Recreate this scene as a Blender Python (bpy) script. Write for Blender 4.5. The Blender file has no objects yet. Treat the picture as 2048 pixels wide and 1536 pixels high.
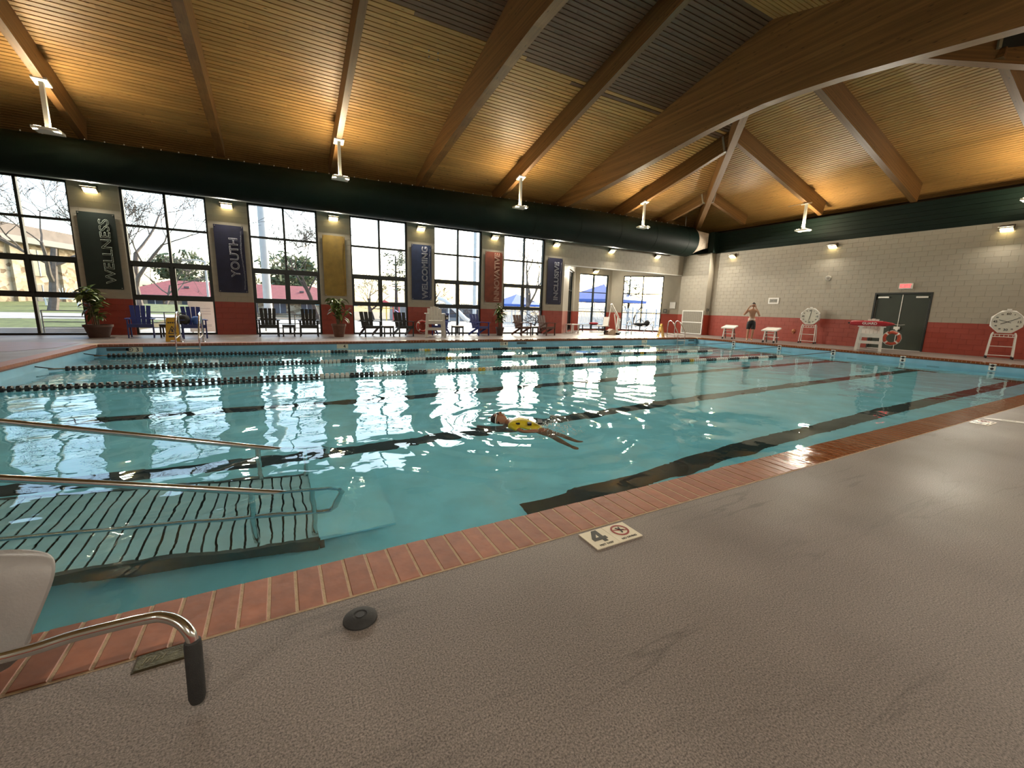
import bpy, bmesh, math, random
import numpy as np
from mathutils import Vector, Matrix
random.seed(7); RNG = np.random.default_rng(7)
scene = bpy.context.scene
COL = scene.collection
PI = math.pi

# ------------------------------------------------------------------ camera
F_PX, PITCH, ROLL, YAW, CAM_H = 837.58, 0.178386, 0.029202, 0.504759, 1.20709
cam_d = bpy.data.cameras.new('camera'); cam = bpy.data.objects.new('camera', cam_d); COL.objects.link(cam)
fw = Vector((math.sin(YAW)*math.cos(PITCH), math.cos(YAW)*math.cos(PITCH), -math.sin(PITCH)))
rt = Vector((math.cos(YAW), -math.sin(YAW), 0)); up = rt.cross(fw)
r2 = rt*math.cos(ROLL) + up*math.sin(ROLL); u2 = up*math.cos(ROLL) - rt*math.sin(ROLL)
cam.matrix_world = Matrix(((r2.x, u2.x, -fw.x, 0), (r2.y, u2.y, -fw.y, 0), (r2.z, u2.z, -fw.z, CAM_H), (0, 0, 0, 1)))
cam_d.sensor_fit = 'HORIZONTAL'; cam_d.sensor_width = 36.0; cam_d.lens = F_PX/2048*36.0
cam_d.clip_start = 0.05; cam_d.clip_end = 400
scene.camera = cam

# ------------------------------------------------------------------ sky, sun, exposure
SUN_EL, SUN_AZ = math.radians(24), math.radians(38)      # azimuth measured from +X towards +Y (outside, to the right)
w = bpy.data.worlds.new('world'); scene.world = w; w.use_nodes = True
nt = w.node_tree; nt.nodes.clear()
out = nt.nodes.new('ShaderNodeOutputWorld'); bg = nt.nodes.new('ShaderNodeBackground')
sky = nt.nodes.new('ShaderNodeTexSky'); sky.sky_type = 'NISHITA'; sky.sun_disc = False
sky.sun_elevation = SUN_EL; sky.sun_rotation = math.radians(90) - SUN_AZ
sky.air_density = 1.0; sky.dust_density = 3.5; sky.ozone_density = 1.0
bg.inputs['Strength'].default_value = 0.95
nt.links.new(sky.outputs['Color'], bg.inputs['Color']); nt.links.new(bg.outputs['Background'], out.inputs['Surface'])
sun_d = bpy.data.lights.new('sun', 'SUN'); sun_d.energy = 2.4; sun_d.angle = math.radians(2.0); sun_d.color = (1.0, 0.93, 0.82)
sun = bpy.data.objects.new('sun', sun_d); COL.objects.link(sun)
sdir = Vector((math.cos(SUN_EL)*math.cos(SUN_AZ), math.cos(SUN_EL)*math.sin(SUN_AZ), math.sin(SUN_EL)))
sun.rotation_euler = sdir.to_track_quat('Z', 'Y').to_euler(); sun.location = sdir*60
scene.view_settings.view_transform = 'Standard'; scene.view_settings.look = 'None'
scene.view_settings.gamma = 1.0; scene.view_settings.use_curve_mapping = False
scene.view_settings.exposure = 0.0
UPLIGHT_W, SCONCE_W = 190.0, 165.0
UP_COL, SC_COL = (1.0, 0.82, 0.54), (1.0, 0.91, 0.76)

# ------------------------------------------------------------------ helpers
def lin(r, g, b):
    f = lambda c: (c/255/12.92) if c/255 <= 0.04045 else ((c/255+0.055)/1.055)**2.4
    return (f(r), f(g), f(b))
MATS = {}
def mat(name, col, rough=0.6, metal=0.0, var=0.0, vscale=4.0, bump=0.0, bscale=60.0, stretch=(1,1,1), spec=0.5, rand=0.0, emit=None, estr=0.0, coat=0.0, detail=4.0):
    """Principled material: a base colour with procedural noise variation and fine bump."""
    if name in MATS: return MATS[name]
    m = bpy.data.materials.new(name); m.use_nodes = True; MATS[name] = m
    n = m.node_tree.nodes; l = m.node_tree.links; b = n['Principled BSDF']
    b.inputs['Roughness'].default_value = rough; b.inputs['Metallic'].default_value = metal
    b.inputs['Specular IOR Level'].default_value = spec
    if coat: b.inputs['Coat Weight'].default_value = coat
    c4 = (*col, 1)
    b.inputs['Base Color'].default_value = c4
    if emit: b.inputs['Emission Color'].default_value = (*emit, 1); b.inputs['Emission Strength'].default_value = estr
    if var or bump:
        tc = n.new('ShaderNodeTexCoord'); mp = n.new('ShaderNodeMapping'); mp.inputs['Scale'].default_value = stretch
        l.new(tc.outputs['Object'], mp.inputs['Vector'])
        if rand:
            oi = n.new('ShaderNodeObjectInfo'); sc = n.new('ShaderNodeVectorMath'); sc.operation = 'SCALE'; sc.inputs[0].default_value = (37, 19, 53)
            l.new(oi.outputs['Random'], sc.inputs['Scale']); l.new(sc.outputs['Vector'], mp.inputs['Location'])
    if var:
        no = n.new('ShaderNodeTexNoise'); no.inputs['Scale'].default_value = vscale; no.inputs['Detail'].default_value = detail
        l.new(mp.outputs['Vector'], no.inputs['Vector'])
        rp = n.new('ShaderNodeMapRange'); rp.inputs['From Min'].default_value = 0.3; rp.inputs['From Max'].default_value = 0.7
        rp.inputs['To Min'].default_value = 1-var; rp.inputs['To Max'].default_value = 1+var
        l.new(no.outputs['Fac'], rp.inputs['Value'])
        fac = rp.outputs['Result']
        if rand:
            r2_ = n.new('ShaderNodeMapRange'); r2_.inputs['To Min'].default_value = 1-rand; r2_.inputs['To Max'].default_value = 1+rand
            l.new(oi.outputs['Random'], r2_.inputs['Value']); mu = n.new('ShaderNodeMath'); mu.operation = 'MULTIPLY'
            l.new(fac, mu.inputs[0]); l.new(r2_.outputs['Result'], mu.inputs[1]); fac = mu.outputs['Value']
        vm = n.new('ShaderNodeVectorMath'); vm.operation = 'SCALE'; vm.inputs[0].default_value = col
        l.new(fac, vm.inputs['Scale']); l.new(vm.outputs['Vector'], b.inputs['Base Color'])
    if bump:
        nb = n.new('ShaderNodeTexNoise'); nb.inputs['Scale'].default_value = bscale; nb.inputs['Detail'].default_value = 3
        l.new(mp.outputs['Vector'], nb.inputs['Vector']); bp = n.new('ShaderNodeBump'); bp.inputs['Strength'].default_value = bump; bp.inputs['Distance'].default_value = 0.01
        l.new(nb.outputs['Fac'], bp.inputs['Height']); l.new(bp.outputs['Normal'], b.inputs['Normal'])
    return m

class MB:
    """collects shapes and links them as ONE mesh object"""
    def __init__(s): s.v = []; s.f = []
    def add(s, vs, fs):
        o = len(s.v); s.v += [tuple(v) for v in vs]; s.f += [tuple(i+o for i in f) for f in fs]; return s
    def box(s, c, d, R=None):
        c = Vector(c); vs = []
        for z in (-.5, .5):
            for x, y in ((-.5,-.5), (.5,-.5), (.5,.5), (-.5,.5)):
                p = Vector((x*d[0], y*d[1], z*d[2])); vs.append(c + (R @ p if R else p))
        return s.add(vs, [(3,2,1,0), (4,5,6,7), (0,1,5,4), (1,2,6,5), (2,3,7,6), (3,0,4,7)])
    def bb(s, a, b):
        return s.box([(a[i]+b[i])/2 for i in range(3)], [abs(b[i]-a[i]) for i in range(3)])
    def bar(s, a, b, wd, ht, upv=(0,0,1)):
        """rectangular bar from a to b, wd wide, ht high along upv"""
        a = Vector(a); b = Vector(b); x = (b-a); L = x.length; x.normalize(); u = Vector(upv); y = u.cross(x)
        if y.length < 1e-4: y = Vector((0,1,0)).cross(x)
        y.normalize(); z = x.cross(y)
        R = Matrix((x, y, z)).transposed()
        return s.box((a+b)/2, (L, wd, ht), R)
    def ring(s, c, t, n, r, ref=None):
        t = Vector(t).normalized(); ref = ref or (Vector((0,0,1)) if abs(t.z) < .9 else Vector((1,0,0)))
        x = ref.cross(t).normalized(); y = t.cross(x); r = r if isinstance(r, (tuple, list)) else (r, r)
        return [Vector(c) + x*math.cos(2*PI*i/n)*r[0] + y*math.sin(2*PI*i/n)*r[1] for i in range(n)]
    def loft(s, rings, caps=True, closed=False):
        n = len(rings[0]); o = len(s.v)
        for r in rings: s.v += [tuple(p) for p in r]
        m = len(rings)
        for i in range(m if closed else m-1):
            a = o+i*n; b = o+((i+1) % m)*n
            for j in range(n): s.f.append((a+j, a+(j+1) % n, b+(j+1) % n, b+j))
        if caps and not closed:
            s.f.append(tuple(o+j for j in reversed(range(n)))); s.f.append(tuple(o+(m-1)*n+j for j in range(n)))
        return s
    def cyl(s, a, b, r, r2=None, n=12, caps=True):
        a = Vector(a); b = Vector(b); t = b-a; return s.loft([s.ring(a, t, n, r), s.ring(b, t, n, r if r2 is None else r2)], caps)
    def tube(s, pts, r, n=8, caps=True, closed=False):
        pts = [Vector(p) for p in pts]; m = len(pts); rr = r if isinstance(r, (list, tuple)) else [r]*m; rings = []
        ref = None
        for i, p in enumerate(pts):
            a = pts[(i-1) % m] if (i or closed) else pts[0]; b = pts[(i+1) % m] if (i < m-1 or closed) else pts[-1]
            t = (b-a).normalized()
            if ref is None: ref = Vector((0,0,1)) if abs(t.z) < .9 else Vector((1,0,0))
            x = ref.cross(t)
            if x.length < 1e-3: ref = Vector((0,1,0)); x = ref.cross(t)
            x.normalize(); y = t.cross(x); ref = y
            rings.append([p + x*math.cos(2*PI*k/n)*rr[i] + y*math.sin(2*PI*k/n)*rr[i] for k in range(n)])
        return s.loft(rings, caps, closed)
    def lathe(s, prof, n=20, o=(0,0,0), R=None):
        rings = []; o = Vector(o)
        for r, z in prof:
            ring = [Vector((r*math.cos(2*PI*i/n), r*math.sin(2*PI*i/n), z)) for i in range(n)]
            rings.append([o + (R @ p if R else p) for p in ring])
        return s.loft(rings)
    def prism(s, poly, vec):
        n = len(poly); vec = Vector(vec); a = [Vector(p) for p in poly]; vs = a + [p+vec for p in a]
        fs = [tuple(reversed(range(n))), tuple(range(n, 2*n))] + [(i, (i+1) % n, n+(i+1) % n, n+i) for i in range(n)]
        return s.add(vs, fs)
    def ball(s, c, r, n=12, m=8):
        r = r if isinstance(r, (tuple, list)) else (r, r, r); c = Vector(c); rings = []
        for i in range(m+1):
            t = PI*i/m; q = max(math.sin(t), 0.02)
            rings.append([c + Vector((r[0]*q*math.cos(2*PI*j/n), r[1]*q*math.sin(2*PI*j/n), -r[2]*math.cos(t))) for j in range(n)])
        return s.loft(rings)
    def build(s, name, material, parent=None, loc=None, smooth=False, rot=None, angle=40, fix=True):
        me = bpy.data.meshes.new(name); me.from_pydata(s.v, [], s.f)
        if fix:
            b = bmesh.new(); b.from_mesh(me); bmesh.ops.recalc_face_normals(b, faces=b.faces); b.to_mesh(me); b.free()
        if smooth:
            me.polygons.foreach_set('use_smooth', [True]*len(me.polygons)); me.set_sharp_from_angle(angle=math.radians(angle))
        me.materials.append(material)
        return link(name, me, parent, loc, rot)
def link(name, me, parent=None, loc=None, rot=None):
    o = bpy.data.objects.new(name, me); COL.objects.link(o)
    if parent: o.parent = parent
    if loc is not None: o.location = loc
    if rot is not None: o.rotation_euler = rot
    return o
def tag(o, label=None, cat=None, group=None, kind=None):
    if label: o['label'] = label
    if cat: o['category'] = cat
    if group: o['group'] = group
    if kind: o['kind'] = kind
    return o
def thing(name, label, cat=None, loc=(0,0,0), rz=0.0, group=None, kind=None):
    o = bpy.data.objects.new(name, None); COL.objects.link(o); o.location = loc; o.rotation_euler = (0,0,rz); o.empty_display_size = .2
    return tag(o, label, cat, group, kind)
def copy_tree(o, parent=None):
    c = o.copy(); COL.objects.link(c); c.parent = parent
    for ch in list(o.children): copy_tree(ch, c)
    return c
def arc(c, r, a0, a1, n, ax='xz'):
    """points on an arc in the plane ax round c (angles in degrees)"""
    out = []
    for i in range(n+1):
        t = math.radians(a0+(a1-a0)*i/n); u = r*math.cos(t); v = r*math.sin(t)
        out.append(Vector(c) + {'xz': Vector((u,0,v)), 'yz': Vector((0,u,v)), 'xy': Vector((u,v,0))}[ax])
    return out
def smooth_path(pts, n=5):
    """Catmull-Rom points through pts"""
    P = [Vector(p) for p in pts]; P = [P[0]*2-P[1]] + P + [P[-1]*2-P[-2]]; out = []
    for i in range(1, len(P)-2):
        a, b, c, d = P[i-1:i+3]
        for k in range(n):
            t = k/n; out.append(.5*((2*b)+(c-a)*t+(2*a-5*b+4*c-d)*t*t+(3*b-a-3*c+d)*t**3))
    return out + [P[-2]]
def area_light(name, loc, direction, sx, sy, watts, color, parent=None, spread=None):
    d = bpy.data.lights.new(name, 'AREA'); d.shape = 'RECTANGLE'; d.size = sx; d.size_y = sy; d.energy = watts; d.color = color
    if spread: d.spread = math.radians(spread)
    o = bpy.data.objects.new(name, d); COL.objects.link(o); o.location = loc
    o.rotation_euler = (-Vector(direction)).to_track_quat('Z', 'Y').to_euler()
    if parent: o.parent = parent
    return o
def text(name, body, size, material, parent, M, outline=0.0, extrude=0.002, align='CENTER', bold=0.0, width=None):
    cu = bpy.data.curves.new(name, 'FONT'); cu.body = body; cu.size = size; cu.align_x = align; cu.align_y = 'CENTER'; cu.resolution_u = 3
    if outline: cu.fill_mode = 'NONE'; cu.bevel_depth = outline; cu.bevel_resolution = 0
    else: cu.extrude = extrude; cu.offset = bold
    tmp = bpy.data.objects.new(name, cu); COL.objects.link(tmp)
    me = bpy.data.meshes.new_from_object(tmp.evaluated_get(bpy.context.evaluated_depsgraph_get())); bpy.data.objects.remove(tmp); bpy.data.curves.remove(cu)
    me.name = name; me.materials.clear(); me.materials.append(material)
    if width:
        xs = [v.co.x for v in me.vertices]; k = width/max(max(xs)-min(xs), .01)
        for v in me.vertices: v.co.x *= k
    o = link(name, me, parent); o.matrix_local = M
    return o
def frame(o, x, y):
    """4x4 with origin o, local x along x, local y along y"""
    x = Vector(x).normalized(); y = Vector(y).normalized(); z = x.cross(y); o = Vector(o)
    return Matrix(((x.x,y.x,z.x,o.x), (x.y,y.y,z.y,o.y), (x.z,y.z,z.z,o.z), (0,0,0,1)))

# ------------------------------------------------------------------ key measures (metres)
D, RX = 18.0, 21.92              # window wall plane, end wall plane
XL, XP, YI, YF = -4.13, 18.72, 1.977, 14.416   # pool basin
YO = 1.675                       # outer edge of the near coping
CW = YI-YO
WL, ZB = -0.23, -1.27            # water level, pool bottom
REDZ, TOPZ, FASZ = 1.15, 4.60, 5.69
XW0, YN = -9.0, -2.05            # end wall beyond the frame, wall behind the camera
KS, ZA, ZBX = 0.265, 11.183, 12.30   # roof: z = ZA - KS*y (window slope), ZBX - KS*x (end slope)
YR = 7.985                       # ridge
piers = [(-5.33,-4.17), (-1.97,-0.80), (1.42,2.57), (4.80,5.95), (8.20,9.33), (11.60,12.79)]

# ------------------------------------------------------------------ materials
m_wall = mat('wall_paint_grey', (0.33,0.298,0.238), .55, var=.05, vscale=3, bump=.12, bscale=90)
m_wallr = mat('wall_paint_red', (0.29,0.042,0.023), .45, var=.08, vscale=3, bump=.12, bscale=90)
m_green = mat('green_metal', (0.0030,0.0105,0.0070), .6, spec=.15, var=.1, vscale=2, bump=.05, bscale=30)
m_greendoor = mat('green_door_paint', (0.020,0.030,0.017), .45, var=.1, vscale=3)
m_frame = mat('window_frame_paint', (0.006,0.011,0.009), .4, var=.1, vscale=8)
m_white = mat('white_paint', (0.74,0.73,0.69), .4, var=.04, vscale=10)
m_offwhite = mat('offwhite_plastic', (0.62,0.60,0.55), .45, var=.06, vscale=12)
m_steel = mat('stainless_steel', (0.70,0.70,0.69), .16, 1.0, var=.05, vscale=20)
m_black = mat('black_plastic', (0.012,0.012,0.014), .45, var=.15, vscale=12)
m_rubber = mat('black_rubber', (0.02,0.02,0.02), .75, var=.2, vscale=40, bump=.2, bscale=200)
# ------------------------------------------------------------------ special surface materials
def deck_material():
    m = bpy.data.materials.new('deck_aggregate'); m.use_nodes = True; n = m.node_tree.nodes; l = m.node_tree.links; b = n['Principled BSDF']
    tc = n.new('ShaderNodeTexCoord')
    def noise(scale, det=3, rough=.5, vec=None):
        o = n.new('ShaderNodeTexNoise'); o.inputs['Scale'].default_value = scale; o.inputs['Detail'].default_value = det; o.inputs['Roughness'].default_value = rough
        l.new(vec or tc.outputs['Object'], o.inputs['Vector']); return o.outputs['Fac']
    def rng(v, a, bb, c, d):
        o = n.new('ShaderNodeMapRange'); o.inputs['From Min'].default_value = a; o.inputs['From Max'].default_value = bb
        o.inputs['To Min'].default_value = c; o.inputs['To Max'].default_value = d; l.new(v, o.inputs['Value']); return o.outputs['Result']
    def mul(a, c):
        o = n.new('ShaderNodeMath'); o.operation = 'MULTIPLY'; l.new(a, o.inputs[0]); l.new(c, o.inputs[1]); return o.outputs['Value']
    speck = rng(noise(165, 2, .7), .32, .68, .40, 1.62)
    mott = rng(noise(1.3, 5), .3, .7, .86, 1.14)
    # hair cracks running diagonally over the slab: contour lines of a stretched noise, broken up by a second noise
    mp = n.new('ShaderNodeMapping'); mp.inputs['Rotation'].default_value = (0, 0, math.radians(58)); mp.inputs['Scale'].default_value = (.16, 1.5, 1)
    l.new(tc.outputs['Object'], mp.inputs['Vector'])
    c1 = noise(1.6, 4, .55, mp.outputs['Vector'])
    ab = n.new('ShaderNodeMath'); ab.operation = 'SUBTRACT'; ab.inputs[1].default_value = .5; l.new(c1, ab.inputs[0])
    ab2 = n.new('ShaderNodeMath'); ab2.operation = 'ABSOLUTE'; l.new(ab.outputs['Value'], ab2.inputs[0])
    line = rng(ab2.outputs['Value'], 0, .012, 1, 0)
    gate = rng(noise(.9, 2), .47, .62, 0, .55)
    crack = rng(mul(line, gate), 0, 1, 1, .45)
    tot = mul(mul(speck, mott), crack)
    vm = n.new('ShaderNodeVectorMath'); vm.operation = 'SCALE'; vm.inputs[0].default_value = (.175, .148, .133); l.new(tot, vm.inputs['Scale'])
    l.new(vm.outputs['Vector'], b.inputs['Base Color'])
    l.new(rng(noise(.55, 4), .35, .65, .36, .56), b.inputs['Roughness']); b.inputs['Specular IOR Level'].default_value = .4
    bp = n.new('ShaderNodeBump'); bp.inputs['Strength'].default_value = .35; bp.inputs['Distance'].default_value = .003
    l.new(noise(150, 2, .6), bp.inputs['Height']); l.new(bp.outputs['Normal'], b.inputs['Normal'])
    return m
m_deck = deck_material()

def brick_material():
    """glazed coping brick, wet towards the far end of the pool (world x > 3.3)"""
    m = bpy.data.materials.new('coping_brick'); m.use_nodes = True; n = m.node_tree.nodes; l = m.node_tree.links; b = n['Principled BSDF']
    geo = n.new('ShaderNodeNewGeometry'); oi = n.new('ShaderNodeObjectInfo'); tc = n.new('ShaderNodeTexCoord')
    no = n.new('ShaderNodeTexNoise'); no.inputs['Scale'].default_value = 14; no.inputs['Detail'].default_value = 5; l.new(geo.outputs['Position'], no.inputs['Vector'])
    sx = n.new('ShaderNodeSeparateXYZ'); l.new(geo.outputs['Position'], sx.inputs['Vector'])
    n2 = n.new('ShaderNodeTexNoise'); n2.inputs['Scale'].default_value = 2.2; l.new(geo.outputs['Position'], n2.inputs['Vector'])
    ad = n.new('ShaderNodeMath'); ad.operation = 'MULTIPLY_ADD'; ad.inputs[1].default_value = 2.2; l.new(n2.outputs['Fac'], ad.inputs[0]); l.new(sx.outputs['X'], ad.inputs[2])
    wet = n.new('ShaderNodeMapRange'); wet.inputs['From Min'].default_value = 3.9; wet.inputs['From Max'].default_value = 5.3; l.new(ad.outputs['Value'], wet.inputs['Value'])
    mx = n.new('ShaderNodeMix'); mx.data_type = 'RGBA'; l.new(wet.outputs['Result'], mx.inputs['Factor'])
    mx.inputs['A'].default_value = (.28, .098, .050, 1); mx.inputs['B'].default_value = (.21, .062, .016, 1)
    mr = n.new('ShaderNodeMapRange'); mr.inputs['From Min'].default_value = .3; mr.inputs['From Max'].default_value = .7; mr.inputs['To Min'].default_value = .82; mr.inputs['To Max'].default_value = 1.15; l.new(no.outputs['Fac'], mr.inputs['Value'])
    r3 = n.new('ShaderNodeMapRange'); r3.inputs['To Min'].default_value = .86; r3.inputs['To Max'].default_value = 1.12; l.new(oi.outputs['Random'], r3.inputs['Value'])
    mu = n.new('ShaderNodeMath'); mu.operation = 'MULTIPLY'; l.new(mr.outputs['Result'], mu.inputs[0]); l.new(r3.outputs['Result'], mu.inputs[1])
    vm = n.new('ShaderNodeVectorMath'); vm.operation = 'SCALE'; l.new(mx.outputs['Result'], vm.inputs[0]); l.new(mu.outputs['Value'], vm.inputs['Scale'])
    l.new(vm.outputs['Vector'], b.inputs['Base Color'])
    rr = n.new('ShaderNodeMapRange'); rr.inputs['To Min'].default_value = .5; rr.inputs['To Max'].default_value = .07; l.new(wet.outputs['Result'], rr.inputs['Value']); l.new(rr.outputs['Result'], b.inputs['Roughness'])
    n4 = n.new('ShaderNodeTexNoise'); n4.inputs['Scale'].default_value = 16; n4.inputs['Detail'].default_value = 2; l.new(geo.outputs['Position'], n4.inputs['Vector'])
    bp = n.new('ShaderNodeBump'); bp.inputs['Strength'].default_value = .35; bp.inputs['Distance'].default_value = .006; l.new(n4.outputs['Fac'], bp.inputs['Height']); l.new(bp.outputs['Normal'], b.inputs['Normal'])
    return m
m_brick = brick_material()
m_grout = mat('grout', lin(176,152,124), .8, var=.15, vscale=30, bump=.3, bscale=150)

def wood(name, col, rough=.5, sx=.35, rand=.14, lam=0.0, var=.22):
    """boards and beams: grain stretched along local x, knots, per-object variation"""
    m = bpy.data.materials.new(name); m.use_nodes = True; n = m.node_tree.nodes; l = m.node_tree.links; b = n['Principled BSDF']
    tc = n.new('ShaderNodeTexCoord'); oi = n.new('ShaderNodeObjectInfo'); sc = n.new('ShaderNodeVectorMath'); sc.operation = 'SCALE'; sc.inputs[0].default_value = (41, 23, 17)
    l.new(oi.outputs['Random'], sc.inputs['Scale']); mp = n.new('ShaderNodeMapping'); mp.inputs['Scale'].default_value = (sx, 9, 9)
    l.new(tc.outputs['Object'], mp.inputs['Vector']); l.new(sc.outputs['Vector'], mp.inputs['Location'])
    no = n.new('ShaderNodeTexNoise'); no.inputs['Scale'].default_value = 2.2; no.inputs['Detail'].default_value = 6; no.inputs['Roughness'].default_value = .62; l.new(mp.outputs['Vector'], no.inputs['Vector'])
    mr = n.new('ShaderNodeMapRange'); mr.inputs['From Min'].default_value = .3; mr.inputs['From Max'].default_value = .7; mr.inputs['To Min'].default_value = 1-var; mr.inputs['To Max'].default_value = 1+var; l.new(no.outputs['Fac'], mr.inputs['Value'])
    r3 = n.new('ShaderNodeMapRange'); r3.inputs['To Min'].default_value = 1-rand; r3.inputs['To Max'].default_value = 1+rand; l.new(oi.outputs['Random'], r3.inputs['Value'])
    mu = n.new('ShaderNodeMath'); mu.operation = 'MULTIPLY'; l.new(mr.outputs['Result'], mu.inputs[0]); l.new(r3.outputs['Result'], mu.inputs[1])
    mk = n.new('ShaderNodeMapping'); mk.inputs['Scale'].default_value = (2.0, 7, 7); l.new(tc.outputs['Object'], mk.inputs['Vector']); l.new(sc.outputs['Vector'], mk.inputs['Location'])
    vo = n.new('ShaderNodeTexVoronoi'); vo.inputs['Scale'].default_value = 1.3; l.new(mk.outputs['Vector'], vo.inputs['Vector'])
    kn = n.new('ShaderNodeMapRange'); kn.inputs['From Min'].default_value = .05; kn.inputs['From Max'].default_value = .16; kn.inputs['To Min'].default_value = .35; kn.inputs['To Max'].default_value = 1; l.new(vo.outputs['Distance'], kn.inputs['Value'])
    m2 = n.new('ShaderNodeMath'); m2.operation = 'MULTIPLY'; l.new(mu.outputs['Value'], m2.inputs[0]); l.new(kn.outputs['Result'], m2.inputs[1])
    last = m2
    if lam:
        sp = n.new('ShaderNodeSeparateXYZ'); l.new(tc.outputs['Object'], sp.inputs['Vector'])
        fr = n.new('ShaderNodeMath'); fr.operation = 'MULTIPLY'; fr.inputs[1].default_value = 1/lam; l.new(sp.outputs['Z'], fr.inputs[0])
        fl = n.new('ShaderNodeMath'); fl.operation = 'FLOOR'; l.new(fr.outputs['Value'], fl.inputs[0])
        wn = n.new('ShaderNodeTexWhiteNoise'); wn.noise_dimensions = '1D'; l.new(fl.outputs['Value'], wn.inputs['W'])
        wr = n.new('ShaderNodeMapRange'); wr.inputs['To Min'].default_value = .80; wr.inputs['To Max'].default_value = 1.15; l.new(wn.outputs['Value'], wr.inputs['Value'])
        m3 = n.new('ShaderNodeMath'); m3.operation = 'MULTIPLY'; l.new(m2.outputs['Value'], m3.inputs[0]); l.new(wr.outputs['Result'], m3.inputs[1]); last = m3
    vm = n.new('ShaderNodeVectorMath'); vm.operation = 'SCALE'; vm.inputs[0].default_value = col; l.new(last.outputs['Value'], vm.inputs['Scale'])
    l.new(vm.outputs['Vector'], b.inputs['Base Color']); b.inputs['Roughness'].default_value = rough
    bp = n.new('ShaderNodeBump'); bp.inputs['Strength'].default_value = .15; bp.inputs['Distance'].default_value = .004; l.new(no.outputs['Fac'], bp.inputs['Height']); l.new(bp.outputs['Normal'], b.inputs['Normal'])
    return m
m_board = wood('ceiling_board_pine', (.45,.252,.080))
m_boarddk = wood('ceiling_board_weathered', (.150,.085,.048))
m_beam = wood('glulam_beam', (.22,.112,.038), .45, sx=.3, rand=.08, lam=.04)
m_roofback = mat('roof_backing', (.06,.035,.015), .9, var=.2, vscale=3)

m_plaster = mat('pool_plaster', (.36,.86,.99), .6, var=.10, vscale=2.5, detail=6)
m_poolband = mat('pool_wall_band', (.22,.44,.58), .35, var=.10, vscale=3)
m_laneblk = mat('lane_tile_black', (.010,.018,.018), .4, var=.2, vscale=20)

def water_material():
    m = bpy.data.materials.new('pool_water'); m.use_nodes = True; n = m.node_tree.nodes; l = m.node_tree.links
    n.remove(n['Principled BSDF']); o = n['Material Output']
    g = n.new('ShaderNodeBsdfGlass'); g.inputs['IOR'].default_value = 1.333; g.inputs['Roughness'].default_value = 0.0; g.inputs['Color'].default_value = (.90,.99,1.0,1)
    tc = n.new('ShaderNodeTexCoord'); mp = n.new('ShaderNodeMapping'); mp.inputs['Scale'].default_value = (1, 1.35, 1); l.new(tc.outputs['Object'], mp.inputs['Vector'])
    no = n.new('ShaderNodeTexNoise'); no.inputs['Scale'].default_value = 3.4; no.inputs['Detail'].default_value = 2; no.inputs['Distortion'].default_value = .4; l.new(mp.outputs['Vector'], no.inputs['Vector'])
    bp = n.new('ShaderNodeBump'); bp.inputs['Strength'].default_value = .07; bp.inputs['Distance'].default_value = .05; l.new(no.outputs['Fac'], bp.inputs['Height'])
    l.new(bp.outputs['Normal'], g.inputs['Normal']); l.new(g.outputs['BSDF'], o.inputs['Surface'])
    return m
m_water = water_material()

def glass_material():
    """thin architectural glass: light passes straight through, a little is mirrored by the Fresnel law"""
    m = bpy.data.materials.new('window_glass'); m.use_nodes = True; n = m.node_tree.nodes; l = m.node_tree.links
    n.remove(n['Principled BSDF']); o = n['Material Output']
    t = n.new('ShaderNodeBsdfTransparent'); t.inputs['Color'].default_value = (.93,.96,.96,1); g = n.new('ShaderNodeBsdfGlossy'); g.inputs['Roughness'].default_value = .02
    fr = n.new('ShaderNodeFresnel'); fr.inputs['IOR'].default_value = 1.45; mx = n.new('ShaderNodeMixShader')
    l.new(fr.outputs['Fac'], mx.inputs['Fac']); l.new(t.outputs['BSDF'], mx.inputs[1]); l.new(g.outputs['BSDF'], mx.inputs[2]); l.new(mx.outputs['Shader'], o.inputs['Surface'])
    return m
m_glass = glass_material()

# ------------------------------------------------------------------ deck, basin, coping
BAYL, BAYB, BAYR = (12.79, D), ((15.74, 20.95), (18.60, 20.95)), (21.55, D)
fl = MB()
zt = 0.0
cx0, cx1, cy0, cy1 = XL-CW, XP+CW, YO, YF+CW
for a in (((XW0,YN),(RX+.3,cy0)), ((XW0,cy0),(cx0,cy1)), ((cx1,cy0),(RX+.3,cy1)), ((XW0,cy1),(RX+.3,D+.35))):
    fl.bb((a[0][0],a[0][1],-.12), (a[1][0],a[1][1],zt))
floor = tag(fl.build('floor', m_deck), 'speckled grey brown aggregate pool deck surrounding the pool', 'floor', kind='structure')
bayf = MB().prism([(BAYL[0],D+.35,-.12), (BAYR[0]+.2,D+.35,-.12), (BAYB[1][0]+.2,BAYB[1][1]+.3,-.12), (BAYB[0][0]-.2,BAYB[0][1]+.3,-.12)], (0,0,.12)).build('bay_floor', m_deck, floor)
m_mat = mat('reddish_deck_brown', lin(104,66,58), .4, var=.2, vscale=2, bump=.2, bscale=100)
red = MB().prism([(-9,13.2,.001), (-5.1,12.9,.001), (-4.62,13.6,.001), (-4.62,15.0,.001), (-5.8,15.4,.001), (-9,15.6,.001)], (0,0,.003))  # flat reddish-brown patch laid on the deck
red.build('reddish_deck_patch', m_mat, floor)

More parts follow.
